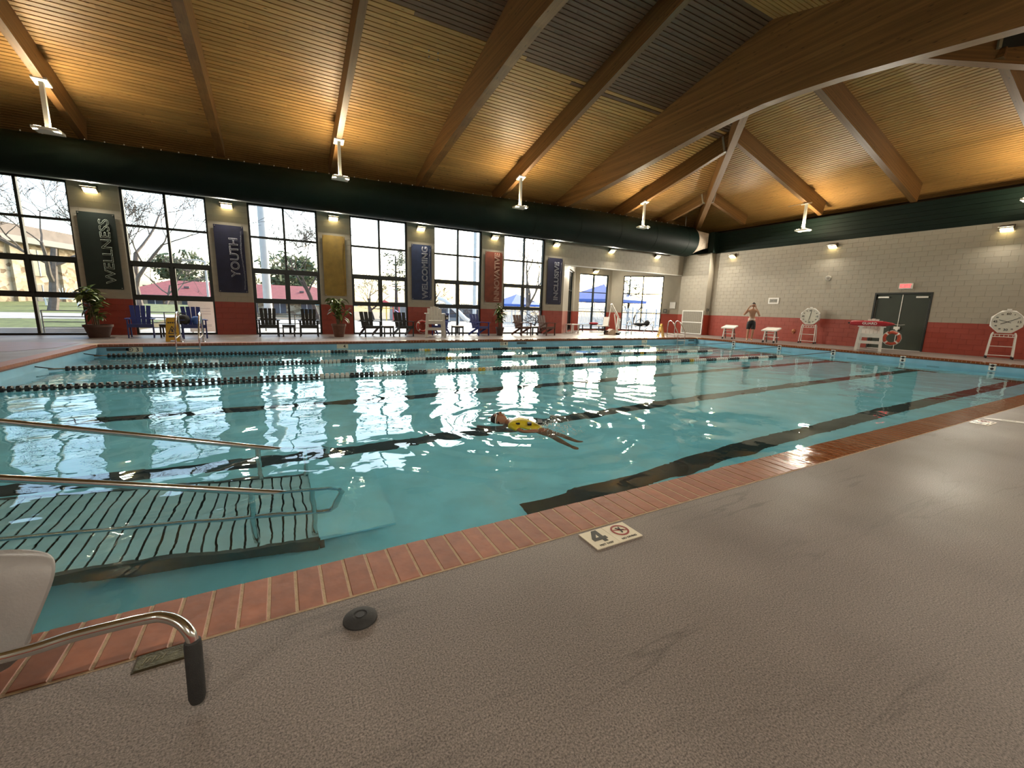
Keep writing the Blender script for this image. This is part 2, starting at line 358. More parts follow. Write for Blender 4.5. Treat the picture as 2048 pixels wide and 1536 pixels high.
basin = thing('pool_basin', 'blue plaster swimming pool basin with black lane lines', 'pool', kind='structure')
b = MB(); T = .25
b.bb((XL-T,YI-T,ZB-T), (XP+T,YF+T,ZB)); b.build('pool_bottom', m_plaster, basin)
for nm, a, c in (('pool_wall',(XL-T,YI-T,ZB),(XP+T,YI,-.06)), ('pool_wall',(XL-T,YF,ZB),(XP+T,YF+T,-.06)), ('pool_wall',(XL-T,YI,ZB),(XL,YF,-.06)), ('pool_wall',(XP,YI,ZB),(XP+T,YF,-.06))):
    MB().bb(a, c).build(nm, m_poolband, basin)
for y in (3.17, 5.33, 7.6, 9.9, 12.2):
    MB().bb((1.95 if y < 4 else -2.6,y-.15,ZB), (17.2,y+.15,ZB+.006)).build('lane_line', m_laneblk, basin)
    MB().bb((17.2,y-.5,ZB), (17.5,y+.5,ZB+.006)).build('lane_line_cross', m_laneblk, basin)
    MB().bb((XP-.006,y-.15,ZB+.3), (XP,y+.15,-.55)).build('wall_target', m_laneblk, basin)
m_lip_shade = mat('coping_shadow_lip', (.10,.035,.025), .5, var=.2, vscale=30)  # dark strip standing in for the shade line under the coping

coping = thing('coping', 'red brick coping around the pool edge', 'coping', kind='structure')
g = MB(); zc = .0012
g.bb((cx0,cy0,-.12), (cx1,YI-.004,zc)); g.bb((cx0,YF+.004,-.12), (cx1,cy1,zc)); g.bb((cx0,YI,-.12), (XL-.004,YF,zc)); g.bb((XP+.004,YI,-.12), (cx1,YF,zc))
g.build('grout_bed', m_grout, coping)
def brick_mesh(name, lx, ly, h, ch=.004):
    m = MB(); z0 = -.055
    lo = [(-lx/2,-ly/2,z0), (lx/2,-ly/2,z0), (lx/2,ly/2,z0), (-lx/2,ly/2,z0)]
    mid = [(x,y,h-ch) for x,y,_ in lo]; top = [(x*(1-2*ch/lx),y*(1-2*ch/ly),h) for x,y,_ in lo]
    m.loft([[Vector(p) for p in r] for r in (lo,mid,top)])
    me = bpy.data.meshes.new(name); me.from_pydata(m.v, [], m.f); me.materials.append(m_brick); return me
PB = .1005
bm_ = brick_mesh('coping_brick', PB-.010, CW-.012, .0035, .003)
nb = int((XP-XL)/PB)
for i in range(nb):
    o = link('brick', bm_, coping, (XL+PB*(i+.5), (YO+YI)/2+.004+random.uniform(-.0015,.0015), random.uniform(-.001,.0012)))
rest = MB()
def add_brick(x, y, along_y):
    lx, ly = (CW-.012, PB-.009) if along_y else (PB-.009, CW-.012)
    rest.box((x,y,-.0265), (lx,ly,.06))
for i in range(nb): add_brick(XL+PB*(i+.5), YF+CW/2-.004, False)
for i in range(int((YF-YI)/PB)):
    add_brick(XL-CW/2+.004, YI+PB*(i+.5), True); add_brick(XP+CW/2-.004, YI+PB*(i+.5), True)
tag(rest.build('brick_rows', m_brick, coping), kind='stuff')
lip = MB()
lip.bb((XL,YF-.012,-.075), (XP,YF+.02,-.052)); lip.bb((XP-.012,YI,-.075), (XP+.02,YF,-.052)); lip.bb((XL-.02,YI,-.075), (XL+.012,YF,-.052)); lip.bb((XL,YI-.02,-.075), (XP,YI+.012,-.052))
lip.build('coping_lip_shade', m_lip_shade, coping)

# ------------------------------------------------------------------ water surface: real ripples on a fine grid
nx, ny = 600, 360
gx = np.linspace(XL, XP, nx); gy = np.linspace(YI, YF, ny); GX, GY = np.meshgrid(gx, gy)
H = np.zeros_like(GX)
for k in range(34):
    lamb = 0.35*(8.0**RNG.random()); th = RNG.normal(1.15, .85); ph = RNG.random()*2*PI
    kx, ky = math.cos(th)*2*PI/lamb, math.sin(th)*2*PI/lamb
    H += (0.0056*lamb/6.3) * np.sin(kx*GX + ky*GY + ph + .6*np.sin(.5*GX+.7*GY+k))
calm = 0.30 + 0.70/(1+np.exp((GX-7.5)/2.2)); calm *= 0.45 + 0.55/(1+np.exp((GY-8.6)/.7))
H *= calm
for (sx, sy, a, lam_, dec) in ((2.75,4.5,.006,.34,1.3), (2.45,4.75,.003,.22,.9), (-.15,4.6,.0012,.18,.5), (-.15,3.5,.0012,.18,.5)):
    r = np.hypot(GX-sx, GY-sy); H += a*np.sin(2*PI*r/lam_)*np.exp(-r/dec)*np.minimum(1, r/.2)
H += WL
vs = np.stack([GX, GY, H], -1).reshape(-1, 3)
ii = (np.arange(ny-1)[:,None]*nx + np.arange(nx-1)[None,:]).reshape(-1)
fs = np.stack([ii, ii+1, ii+nx+1, ii+nx], -1)
me = bpy.data.meshes.new('water'); me.vertices.add(len(vs)); me.vertices.foreach_set('co', vs.ravel())
me.loops.add(fs.size); me.loops.foreach_set('vertex_index', fs.ravel().astype(np.int32)); me.polygons.add(len(fs)); me.polygons.foreach_set('loop_start', np.arange(0, fs.size, 4, dtype=np.int32))
me.update(calc_edges=True); me.polygons.foreach_set('use_smooth', np.ones(len(fs), dtype=bool)); me.materials.append(m_water)
water = tag(link('water', me), 'clear rippling turquoise pool water reflecting the windows', 'water', kind='stuff')
# ------------------------------------------------------------------ block walls
CH = TOPZ/24
_blk = {}
def block_mesh(L, redc):
    key = (round(L,3), redc)
    if key not in _blk:
        m = MB(); h = CH-.002; l2 = L-.002; ch = .0025; t = .014
        r0 = [(0,-h/2), (0,h/2)]
        lo = [(-l2/2,0,-h/2), (l2/2,0,-h/2), (l2/2,0,h/2), (-l2/2,0,h/2)]
        mid = [(x,-t+ch,z) for x,_,z in lo]; top = [(x*(1-2*ch/l2),-t,z*(1-2*ch/h)) for x,_,z in lo]
        m.loft([[Vector(p) for p in r] for r in (lo,mid,top)], caps=True)
        me = bpy.data.meshes.new('block'); me.from_pydata(m.v, [], m.f); me.materials.append(m_wallr if redc else m_wall); _blk[key] = me
    return _blk[key]
def free_spans(L, holes, z0, z1):
    sp = [(0, L)]
    for u0,u1,h0,h1 in holes:
        if h1 <= z0+.02 or h0 >= z1-.02: continue
        sp = [q for a,b_ in sp for q in ((a,min(b_,u0)), (max(a,u1),b_)) if q[1]-q[0] > .03]
    return sp
def wall_panel(parent, p0, p1, holes, thick, ztop, zbot=0.0, blen=.39, singles=0, plain=False, order=None):
    """straight wall from p0 to p1 (room on its right-hand side seen along p0->p1 is -local y); grey and red paint, block relief"""
    p0 = Vector((p0[0],p0[1],0)); p1 = Vector((p1[0],p1[1],0)); L = (p1-p0).length; ang = math.atan2(p1.y-p0.y, p1.x-p0.x)
    Rz = Matrix.Rotation(ang, 3, 'Z'); off = 0.0 if plain else .014
    for redc, za, zb_, mt in ((False, max(REDZ,zbot), ztop, m_wall), (True, zbot, min(REDZ,ztop), m_wallr)):
        if zb_ <= za: continue
        m = MB(); cuts = sorted({za, zb_, *[z for h in holes for z in h[2:4] if za < z < zb_]})
        for z0, z1 in zip(cuts[:-1], cuts[1:]):
            for a, c in free_spans(L, holes, z0, z1): m.bb((a,off,z0), (c,thick,z1))
        m.v = [tuple(p0 + Rz @ Vector(v)) for v in m.v]; m.build('wall_paint', mt, parent)
    if plain: return
    lst = []
    for k in range(int(round(zbot/CH)), int(round(ztop/CH))):
        z0 = k*CH
        for a, c in free_spans(L, holes, z0+.03, z0+CH-.03):
            x = a; first = True
            if c-a < 1.5 and abs((c-a)/3-.39) < .03:       # a pier: three blocks, or half-three-half on alternate courses
                q = (c-a)/3; segs = [q]*3 if k % 2 == 0 else [q/2,q,q,q/2]
            else:
                segs = []; rem = c-a
                if k % 2: segs.append(min(blen/2, rem)); rem -= segs[-1]
                while rem > blen: segs.append(blen); rem -= blen
                if rem > .04: segs.append(rem)
            for s_ in segs: lst.append((x+s_/2, z0+CH/2, s_, k < 6)); x += s_
    if order: lst.sort(key=order)
    for u, z, s_, rc in lst[:singles]:
        link('block', block_mesh(s_, rc), parent, p0 + Rz @ Vector((u,off,z)), (0,0,ang))
    for rc in (False, True):
        m = MB()
        for u, z, s_, r_ in lst[singles:]:
            if r_ == rc:
                w2, h2, c2 = s_/2-.001, CH/2-.001, .0025; lo = [(-w2,-h2), (w2,-h2), (w2,h2), (-w2,h2)]
                m.loft([[Vector((u+a*k1, yy, z+b_*k2)) for a, b_ in lo] for yy, k1, k2 in ((off,1,1), (c2,1,1), (0,1-c2/w2,1-c2/h2))])
        if m.v:
            m.v = [tuple(p0 + Rz @ Vector(v)) for v in m.v]; tag(m.build('block_courses', m_wallr if rc else m_wall, parent), kind='stuff')

wf = thing('wall_far', 'far wall of grey and red painted block piers between tall windows', 'wall', kind='structure')
holes_dummy = []
for i, (a, c) in enumerate(piers):
    wall_panel(wf, (a,D), (c,D), [], .35, TOPZ, singles=84 if i < 3 else (48 if i == 3 else 0))
wall_panel(wf, (XW0,D), (-7.55,D), [], .35, TOPZ, plain=True)
wall_panel(wf, (12.79,D), (21.55,D), [], .35, TOPZ, zbot=3.45)
hb = MB(); hb.bb((XW0,D+.02,TOPZ), (RX,D+.35,FASZ)); hb.build('green_header', m_green, wf)
sof = MB(); sof.bb((XW0,D+.3,FASZ-.08), (24,19.9,FASZ)); sof.bb((RX+.2,YN,FASZ-.08), (24,19.9,FASZ)); sof.bb((XW0,19.6,FASZ-.1), (24,19.9,6.4)); sof.bb((23.6,YN-.3,FASZ-.1), (23.9,19.9,6.4))
sof.build('eave_soffit', m_roofback, wf)
# the bay behind the header
wall_panel(wf, BAYL, BAYB[0], [(1.75,3.65,.05,3.43)], .25, 3.9, plain=True)
wall_panel(wf, BAYB[0], BAYB[1], [(.35,2.65,.05,3.43)], .25, 3.9, plain=True)
wall_panel(wf, BAYB[1], BAYR, [(.72,3.12,.05,3.43)], .25, 3.9, plain=True)
bc = MB().prism([(12.4,D+.3,3.9), (22.0,D+.3,3.9), (18.8,21.4,3.9), (15.5,21.4,3.9)], (0,0,.15)); bc.build('bay_ceiling', m_wall, wf)

wr = thing('wall_right', 'end wall of grey painted block above a red painted base with double doors', 'wall', kind='structure')
DOOR = (6.65, 8.46, 2.28)
def right_order(b_):
    y = 16.2-b_[0]; return abs(y-5.4) if y > 3.4 else 99
wall_panel(wr, (RX,16.2), (RX,2.6), [(16.2-DOOR[1],16.2-DOOR[0],0,DOOR[2])], .3, TOPZ, singles=300, order=right_order)
wall_panel(wr, (RX,2.6), (RX,YN), [], .3, TOPZ, plain=True)
wall_panel(wr, (21.5,D+.2), (21.5,16.2), [], RX-21.5+.1, TOPZ)
MB().bb((RX+.1,16.2,TOPZ), (RX+.28,D+.35,FASZ)).build('green_corner_panel', m_green, wr)
MB().bb((RX+.1,16.2,0), (RX+.3,D+.35,TOPZ)).build('corner_backing', m_wall, wr)
for k in range(6):
    z0 = TOPZ+k*(FASZ-TOPZ)/6; MB().bb((RX-.045+.006*(k%2),YN,z0+.004), (RX+.28,16.25,z0+(FASZ-TOPZ)/6-.004)).build('green_board', m_green, wr)
MB().bb((21.40,16.0,TOPZ), (RX+.28,16.32,FASZ)).build('green_corner_box', m_green, wr)
MB().bb((21.45,16.2,TOPZ), (RX+.28,D+.3,TOPZ+.05)).build('green_ledge', m_green, wr)
wl_ = thing('wall_left', 'plain grey painted end wall beyond the left of the frame', 'wall', kind='structure')
wall_panel(wl_, (XW0,YN), (XW0,D), [], .3, TOPZ, plain=True)
MB().prism([(XW0-.3,YN-.3,TOPZ), (XW0-.3,D+1.9,TOPZ), (XW0-.3,D+1.9,6.1), (XW0-.3,YR,9.2), (XW0-.3,YN-.3,6.5)], (.3,0,0)).build('gable', m_wall, wl_)
wn_ = thing('wall_near', 'grey and red painted wall behind the viewpoint', 'wall', kind='structure')
wall_panel(wn_, (RX,YN), (XW0,YN), [], .3, 6.5, plain=True)

# ------------------------------------------------------------------ windows
def make_window(name, label, loc, rz, w_, h_, rails, cols=2, thin=.05):
    t = thing(name, label, 'window', loc, rz, kind='structure')
    y0, y1 = .10, .20
    f = MB(); e = .06
    f.bb((0,y0,0), (e,y1,h_)); f.bb((w_-e,y0,0), (w_,y1,h_)); f.bb((e,y0,h_-e), (w_-e,y1,h_)); f.bb((e,y0,0), (w_-e,y1,.06))
    f.build('frame', m_frame, t)
    zs = [.06] + [r[0] for r in rails] + [h_-e]
    for i in range(1, cols):
        MB().bb((w_*i/cols-.035,y0-.02,.06), (w_*i/cols+.035,y1,h_-e)).build('mullion', m_frame, t)
    for z, th in rails: MB().bb((e,y0-.01,z-th/2), (w_-e,y1,z+th/2)).build('rail', m_frame, t)
    for j in range(len(zs)-1):
        for i in range(cols):
            a = e if i == 0 else w_*i/cols+.035; c = w_-e if i == cols-1 else w_*(i+1)/cols-.035
            zl = zs[j] if j == 0 else zs[j]+rails[j-1][1]/2; zh = zs[j+1] if j == len(zs)-2 else zs[j+1]-rails[j][1]/2
            MB().bb((a,.145,zl), (c,.151,zh)).build('pane', m_glass, t)
            if cols == 2 and len(rails) == 3 and j == 1:        # opening sash with its own frame
                s = MB(); q = .045
                s.bb((a,.09,zl), (a+q,.19,zh)); s.bb((c-q,.09,zl), (c,.19,zh)); s.bb((a,.09,zl), (c,.19,zl+q*.8)); s.bb((a,.09,zh-q*.8), (c,.19,zh)); s.build('sash', m_frame, t)
    return t
wl = ['tall window at the far left looking onto the stone building', 'tall window behind the two blue chairs at left', 'tall window behind the two upright black chairs', 'tall window with two black chairs and a pine tree outside',
      'tall window behind the white lifeguard chair', 'tall window behind the two brown chairs']
spans = [(-7.55,-5.33)] + [(piers[i][1], piers[i+1][0]) for i in range(5)]
for i, (a, c) in enumerate(spans):
    make_window('window_%d' % (i+1), wl[i], (a,D,0), 0, c-a, TOPZ-.02, [(1.2,.13), (2.3,.14), (3.45,.07)])
u = Vector((1,1,0)).normalized()
make_window('window_7', 'narrow looking window on the angled left wall of the bay', (BAYL[0]+u.x*1.75,BAYL[1]+u.y*1.75,.05), PI/4, 1.9, 3.38, [(1.1,.05), (2.28,.05)])
make_window('window_8', 'back window of the bay with the blue canopy outside', (BAYB[0][0]+.35,BAYB[0][1],.05), 0, 2.3, 3.38, [(1.1,.05), (2.28,.05)])
make_window('window_9', 'bay window on the angled right wall behind the bench', (BAYB[1][0]+u.x*.72,BAYB[1][1]-u.y*.72,.05), -PI/4, 2.4, 3.38, [(1.1,.05), (2.28,.05)])
# pale reveals round the bay opening
tr = MB(); tr.bb((12.79,D-.01,3.43), (21.5,D+.1,3.47)); tag(tr.build('trim_1', m_white), 'pale edge strip along the underside of the bay header', 'trim', kind='structure')

# ------------------------------------------------------------------ roof: boards on three slopes
TH = math.atan(KS); CT, ST = math.cos(TH), math.sin(TH)
def in_view(p):
    d = Vector(p)-Vector((0,0,CAM_H)); z = d.dot(fw)
    if z < .3: return False
    x = 1024+F_PX*d.dot(r2)/z; y = 768-F_PX*d.dot(u2)/z
    return -150 < x < 2200 and -150 < y < 700
ceil = thing('ceiling', 'pitched ceiling of narrow pine boards over the whole hall', 'ceiling', kind='structure')
bk = MB(); up_ = .03
bk.prism([(XW0-.3,19.9,ZA-KS*19.9+up_), (24.1,19.9,ZA-KS*19.9+up_), (YR+4.215-.8+.9,YR,ZA-KS*YR+up_), (XW0-.3,YR,ZA-KS*YR+up_)], (0,0,.08))
bk.prism([(24.1,19.9,ZBX-KS*24.1+up_), (24.1,-3.8,ZBX-KS*24.1+up_), (12.2,YR,ZBX-KS*12.2+up_)], (0,0,.08))
zn = lambda y: ZA-KS*(2*YR-y)+up_
bk.prism([(XW0-.3,YN-.5,zn(YN-.5)), (24.1,YN-.5,zn(YN-.5)), (12.2,YR,zn(YR)), (XW0-.3,YR,zn(YR))], (0,0,.08))
bk.build('roof_backing', m_roofback, ceil)
PITCHB, GAP = .133, .021
def board_mesh(L):
    m = MB(); wdt = PITCHB-GAP; c = .006; t = .022
    lo = [(-L/2,-wdt/2,0), (L/2,-wdt/2,0), (L/2,wdt/2,0), (-L/2,wdt/2,0)]; mid = [(x,y,t-c) for x,y,_ in lo]; top = [(x,y*(1-2*c/wdt),t) for x,y,_ in lo]
    m.loft([[Vector(p) for p in r] for r in (lo,mid,top)]); return m
lens = [1.8,2.6,3.4,4.4]; bmesh_cache = {}
cand = []
def slope_boards(origin, xd, yd, ncourse, span):
    """origin at the eave; xd along the boards, yd up the slope; span(s) -> (a, b) extent along xd at slope distance s"""
    xd = Vector(xd); yd = Vector(yd); zd = xd.cross(yd); Mx = Matrix((xd,yd,zd)).transposed()
    for k in range(ncourse):
        s = (k+.5)*PITCHB; a, c = span(s); x = a-random.random()*2.0
        while x < c:
            L = random.choice(lens); x2 = x+L; m0 = max(x,a); m1 = min(x2,c)
            if m1-m0 > .15:
                p = Vector(origin)+xd*((m0+m1)/2)+yd*s; cand.append((p, Mx, m1-m0 if (m0 > x or m1 < x2) else L, s))
            x = x2+.003
Y0E, X0E = 19.4, 23.4
slope_boards((0,Y0E,ZA-KS*Y0E), (1,0,0), (0,-CT,ST), int((Y0E-YR)/CT/PITCHB)+1, lambda s: (XW0, max(12.3, (Y0E-s*CT)+4.215)+.05))
n1 = len(cand)
slope_boards((X0E,0,ZBX-KS*X0E), (0,-1,0), (-CT,0,ST), int((X0E-12.2)/CT/PITCHB)+1, lambda s: (-((X0E-s*CT)-4.215)-.05, -max(-2.2, 20.185-(X0E-s*CT))+.05))
n2 = len(cand)
slope_boards((0,YN,ZA-KS*(2*YR-YN)), (-1,0,0), (0,CT,ST), int((YR-YN)/CT/PITCHB)+1, lambda s: (-(20.185-(YN+s*CT))-.05, -XW0))
cam_p = Vector((0,0,CAM_H))
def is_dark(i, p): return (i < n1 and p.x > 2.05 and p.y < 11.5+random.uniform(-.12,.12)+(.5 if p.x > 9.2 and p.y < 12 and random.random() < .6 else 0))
vis = sorted([i for i in range(n2) if in_view(cand[i][0])], key=lambda i: -cand[i][2]/(cand[i][0]-cam_p).length**2)
single = set(vis[:300]); restb = {False: MB(), True: MB()}
for i, (p, Mx, L, s) in enumerate(cand):
    dk = is_dark(i, p)
    if i in single:
        key = (round(L,2), dk)
        if key not in bmesh_cache:
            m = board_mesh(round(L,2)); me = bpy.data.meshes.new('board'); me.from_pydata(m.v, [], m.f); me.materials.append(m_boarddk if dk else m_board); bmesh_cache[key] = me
        o = link('board', bmesh_cache[key], ceil); o.matrix_local = Matrix.Translation(p) @ Mx.to_4x4()
    else:
        m = board_mesh(L); restb[dk].add([p + Mx @ Vector(v) for v in m.v], m.f)
# the joined boards keep their grain direction: one part for each slope is oriented along its own boards
def joined(idx, name, Mx, origin, dk):
    m = MB(); inv = Mx.transposed()
    for i in idx:
        p, M_, L, s = cand[i]; b_ = board_mesh(L); q = inv @ (p-Vector(origin)); m.add([q+Vector(v) for v in b_.v], b_.f)
    if not m.v: return
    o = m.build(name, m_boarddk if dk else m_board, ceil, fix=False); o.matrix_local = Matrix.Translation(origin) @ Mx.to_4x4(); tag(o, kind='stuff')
random.seed(11)
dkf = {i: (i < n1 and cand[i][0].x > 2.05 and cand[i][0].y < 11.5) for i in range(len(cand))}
for lo_, hi_ in ((0,n1), (n1,n2), (n2,len(cand))):
    for dk in (False, True):
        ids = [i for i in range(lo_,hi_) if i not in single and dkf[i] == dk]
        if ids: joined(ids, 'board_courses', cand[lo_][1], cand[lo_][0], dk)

# ------------------------------------------------------------------ beams
def set_axes(o, origin, x, z):
    x = Vector(x).normalized(); z = Vector(z); y = z.cross(x).normalized(); z = x.cross(y)
    o.matrix_local = Matrix.Translation(origin) @ Matrix((x,y,z)).transposed().to_4x4()
def zc_(x, y): return min(ZA-KS*y, ZBX-KS*x, ZA-KS*(2*YR-y))
m_conn = mat('beam_connector_steel', (.40,.38,.33), .5, .6, var=.1, vscale=10)
def small_beam(label, a, c, wdt=.17, dep=.66, conn=False):
    a = Vector((*a, zc_(*a))); c = Vector((*c, zc_(*c))); L = (c-a).length; x = (c-a).normalized()
    o = MB().bb((0,-wdt/2,-dep), (L,wdt/2,.0)).build('roof_beam', m_beam); set_axes(o, a, x, (0,0,1)); tag(o, label, 'beam', 'slim roof beams', 'structure')
    if conn:
        h = MB(); h.bb((L-.34,-wdt/2-.02,-dep-.02), (L-.26,wdt/2+.02,-.06)); h.build('hanger', m_conn, o)
    return o
YE, XE = 18.15, 22.1
small_beam('slim roof beam above the far left window carrying a pendant uplight', (-4.8,YE), (-4.8,YR))
small_beam('slim roof beam near the ceiling centre above the yellow banner', (2.0,YE), (2.0,YR))
small_beam('slim roof beam above the orange banner carrying a pendant uplight', (8.78,YE), (8.78,YR))
small_beam('slim jack beam beyond the deep girder running up to the hip', (15.6,YE), (15.6,11.45), conn=True)
small_beam('short jack beam closest to the far corner on the window slope', (19.0,YE), (19.0,14.85), conn=True, dep=.5)
small_beam('short jack beam closest to the far corner on the end slope', (XE,14.75), (19.05,14.75), conn=True, dep=.5)
small_beam('jack beam above the framed sign carrying a pendant uplight', (XE,11.05), (15.35,11.05))
small_beam('beam running down the end slope to above the exit doors', (XE,7.75), (12.5,7.75), wdt=.2, dep=.74)
small_beam('beam at the right edge of the end slope', (XE,4.4), (15.7,4.4))
for lb, s0 in (('far hip rafter rising from the corner behind the girder', 1), ('near hip rafter at the upper right edge', -1)):
    a = Vector((12.2+9.9, YR+s0*9.9, ZBX-KS*22.1)); c = Vector((12.25, YR+s0*.05, ZBX-KS*12.25)); L = (c-a).length
    o = MB().bb((0,-.12,-.74), (L,.12,0)).build('hip_beam', m_beam); set_axes(o, a, c-a, (0,0,1)); tag(o, lb, 'beam', kind='structure')
def tapered(label, X, wdt, prof):
    pts = [(YR-(y-YR), z) for y, z in reversed(prof)]; low = prof[:-1]+[prof[-1]]+pts[1:]
    top = [(2*YR-prof[0][0], ZA-KS*prof[0][0]), (YR, ZA-KS*YR), (prof[0][0], ZA-KS*prof[0][0])]
    poly = [Vector((y, 0, z)) for y, z in low+top]
    o = MB().prism([Vector((p.x,-wdt/2,p.z)) for p in poly], (0,wdt,0)).build('roof_girder', m_beam); o.matrix_local = Matrix.Translation((X,0,0)) @ Matrix.Rotation(PI/2, 4, 'Z')
    return tag(o, label, 'beam', 'deep tapered roof girders', 'structure')
prof4 = [(18.15,5.95), (16.5,6.28), (14.5,6.60), (12.4,6.90), (11,7.08), (9.8,7.24), (8.9,7.33), (YR,7.37)]
tapered('deep tapered girder above the youth banner at upper left', -1.42, .22, prof4)
tapered('deep tapered girder in the middle above the blue welcoming banner', 5.37, .26, prof4)
g6 = tapered('deepest curved girder sweeping across the upper right', 12.22, .28, [(18.15,5.82), (17.4,5.93), (15,6.20), (12.5,6.52), (11,6.72), (9.8,6.87), (8.9,6.94), (YR,6.98)])
br = MB(); m_galv = mat('galvanised_bracket', (.33,.32,.29), .45, .8, var=.15, vscale=20)
br.bb((11.98,8.10,8.25), (12.10,8.16,8.62)); br.bb((11.98,8.30,8.25), (12.10,8.35,8.62)); br.bb((11.96,8.02,8.15), (12.10,8.42,8.22))
for yy in (8.1,8.35):
    for zz in (7.7,7.85,8.0): br.cyl((12.05,yy,zz), (12.10,yy,zz), .02, n=8)
bo = br.build('girder_bracket', m_galv); bo.parent = g6; bo.matrix_parent_inverse = g6.matrix_local.inverted()

# ------------------------------------------------------------------ round duct along the window wall
DY = 17.12
def duct_r(x): return .53 + (.79-.53)*min(1, max(0, (x+6.3)/20.6))
duct = thing('air_duct', 'long dark green round air duct running above the windows', 'duct')
dm = MB(); xs = [XW0+.05] + [x for x in np.arange(-8, 20.1, 1.0)] + [20.6]
dm.loft([[Vector((x, DY+duct_r(x)*math.cos(2*PI*i/40), 4.42+duct_r(x)+duct_r(x)*math.sin(2*PI*i/40))) for i in range(40)] for x in xs]); dm.build('duct_body', m_green, duct, smooth=True)
for x in np.arange(-7, 20, 2.44):
    r = duct_r(x)+.006; MB().loft([[Vector((x+dx, DY+r*math.cos(2*PI*i/40), 4.42+duct_r(x)+r*math.sin(2*PI*i/40))) for i in range(40)] for dx in (-.03,.03)]).build('duct_seam', m_green, duct, smooth=True)
stud = MB().cyl((0,0,-.02), (0,0,.03), .016, .012, n=8); sme = None
for x in np.arange(-6.6, 20.3, .42):
    r = duct_r(x); a = math.radians(107); p = (x, DY+r*math.cos(a), 4.42+r+r*math.sin(a))
    if sme is None: o = stud.build('stud', m_white, duct, p); sme = o.data
    else: link('stud', sme, duct, p)
m_fab = mat('pale_duct_fabric', (.46,.38,.30), .8, var=.2, vscale=5, bump=.3, bscale=20)
tr_ = MB(); n_ = 24; r = duct_r(20.6)
rings = []
for t in (0,.35,.7,1):
    ring = []
    for i in range(n_):
        a = 2*PI*i/n_; cx, cz = math.cos(a), math.sin(a); q = 1/max(abs(cx),abs(cz))
        rr = (1-t)*.98*r + t*.62*q*.8
        ring.append(Vector((20.6+t*.78, DY-.35*t+rr*cx*(1-.2*t), 4.42+r+.05*t+rr*cz*(1-.2*t))))
    rings.append(ring)
tr_.loft(rings); tr_.build('end_transition', m_fab, duct, smooth=True, angle=20)
MB().cyl((20.3,DY,5.9), (20.3,DY,6.55), .02, n=8).build('hanger_rod', m_galv, duct)

# ------------------------------------------------------------------ pendant uplights
m_fix = mat('light_fixture_white', (.78,.76,.68), .45, var=.03, vscale=10)
m_lens = mat('uplight_lens', (.9,.85,.7), .4, emit=UP_COL, estr=12.0)
def uplight(label, x, y, along_x=False, watts=None):
    zb_ = zc_(x,y)-.66
    t = thing('pendant_uplight', label, 'light', (x,y,zb_-1.14), PI/2 if along_x else 0, group='pendant uplights under the roof beams')
    zt_ = 1.14
    sl = Matrix.Rotation(-TH if not along_x else -TH, 3, 'X')
    MB().box((0,0,zt_-.02), (.30,.30,.05), sl).build('mounting_plate', m_fix, t)
    MB().bb((-.045,-.045,.03), (.045,.045,zt_-.02)).build('stem', m_fix, t)
    MB().box((0,-.02,0), (.50,.42,.06)).build('tray', m_fix, t)
    l_ = MB(); l_.bb((-.20,-.20,.03), (-.07,.16,.045)); l_.bb((.07,-.20,.03), (.20,.16,.045)); l_.build('lens', m_lens, t)
    MB().tube([(0,.1,zt_-.03), (0,1.0,zt_-.03-1.0*KS+.06), (0,1.35,zt_-1.35*KS+.03)], .012, 6).build('conduit', m_galv, t)
    for sx_ in (-1, 1):
        area_light('uplight_lamp', (sx_*.135,-.02,.06), (sx_*.42,-.62,1), .14, .34, (watts or UPLIGHT_W)/2, UP_COL, t)
    return t
for nm, x in (('far left', -4.8), ('second from the left', 2.0), ('middle', 8.78), ('fourth from the left', 15.6)):
    uplight('%s white pendant uplight on a square stem above the windows' % nm, x, 15.65)
uplight('white pendant uplight above the end wall by the framed sign', 20.7, 11.05, True)
uplight('white pendant uplight above the end wall near the right clock', 20.7, 4.4, True)
for nm, x in (('leftmost', -4.8), ('left centre', 2.0), ('right centre', 8.78), ('rightmost', 15.6)):
    o = uplight('%s unseen pendant uplight added on the roof slope behind the viewpoint for more light' % nm, x, 2*YR-15.65, watts=12); o.rotation_euler.z = PI  # mirrored uplights out of view, added as extra light

# ------------------------------------------------------------------ wall flood lights
m_bronze = mat('bronze_housing', (.10,.085,.06), .45, .4, var=.1, vscale=20)
m_sclens = mat('flood_lens', (1,.9,.6), .3, emit=(1.0,.78,.34), estr=26.0)
def sconce(label, loc, rz, watts=None, aim=(0,-1,-.38)):
    t = thing('wall_flood_light', label, 'light', loc, rz, group='wall flood lights near the wall top')
    h = MB(); h.prism([(-.17,.0,-.02), (-.17,.14,-.10), (-.17,.14,.12), (-.17,.0,.08)], (.34,0,0)); h.build('housing', m_bronze, t)
    MB().prism([(-.15,-.012,-.03), (-.15,.125,-.115), (-.15,.13,-.10), (-.15,-.005,-.012)], (.30,0,0)).build('lens', m_sclens, t)
    MB().bb((-.18,-.12,.02), (.18,.06,.035)).build('added_visor', m_bronze, t)  # added over the lamp to keep its light off the ceiling
    area_light('flood_lamp', (0,-.03,-.10), aim, .28, .10, watts or SCONCE_W, SC_COL, t)
    return t
nms = ['above the green wellness banner', 'above the blue youth banner', 'above the yellow banner', 'above the blue welcoming banner', 'above the orange innovative banner', 'above the blue inclusive banner', 'above the bay header, left one', 'above the bay header, right one']
for nm, x in zip(nms, (-4.8,-1.38,1.985,5.36,8.8,12.2,15.77,19.2)): sconce('small warm flood light on the wall %s' % nm, (x,D-.14,4.40), 0)
for nm, y in (('next to the corner pilaster', 15.1), ('left of the exit doors', 10.3), ('above the right pace clock', 5.1), ('beyond the right edge of the frame', .3)): sconce('small warm flood light high on the end wall %s' % nm, (RX-.14,y,4.38), -PI/2)
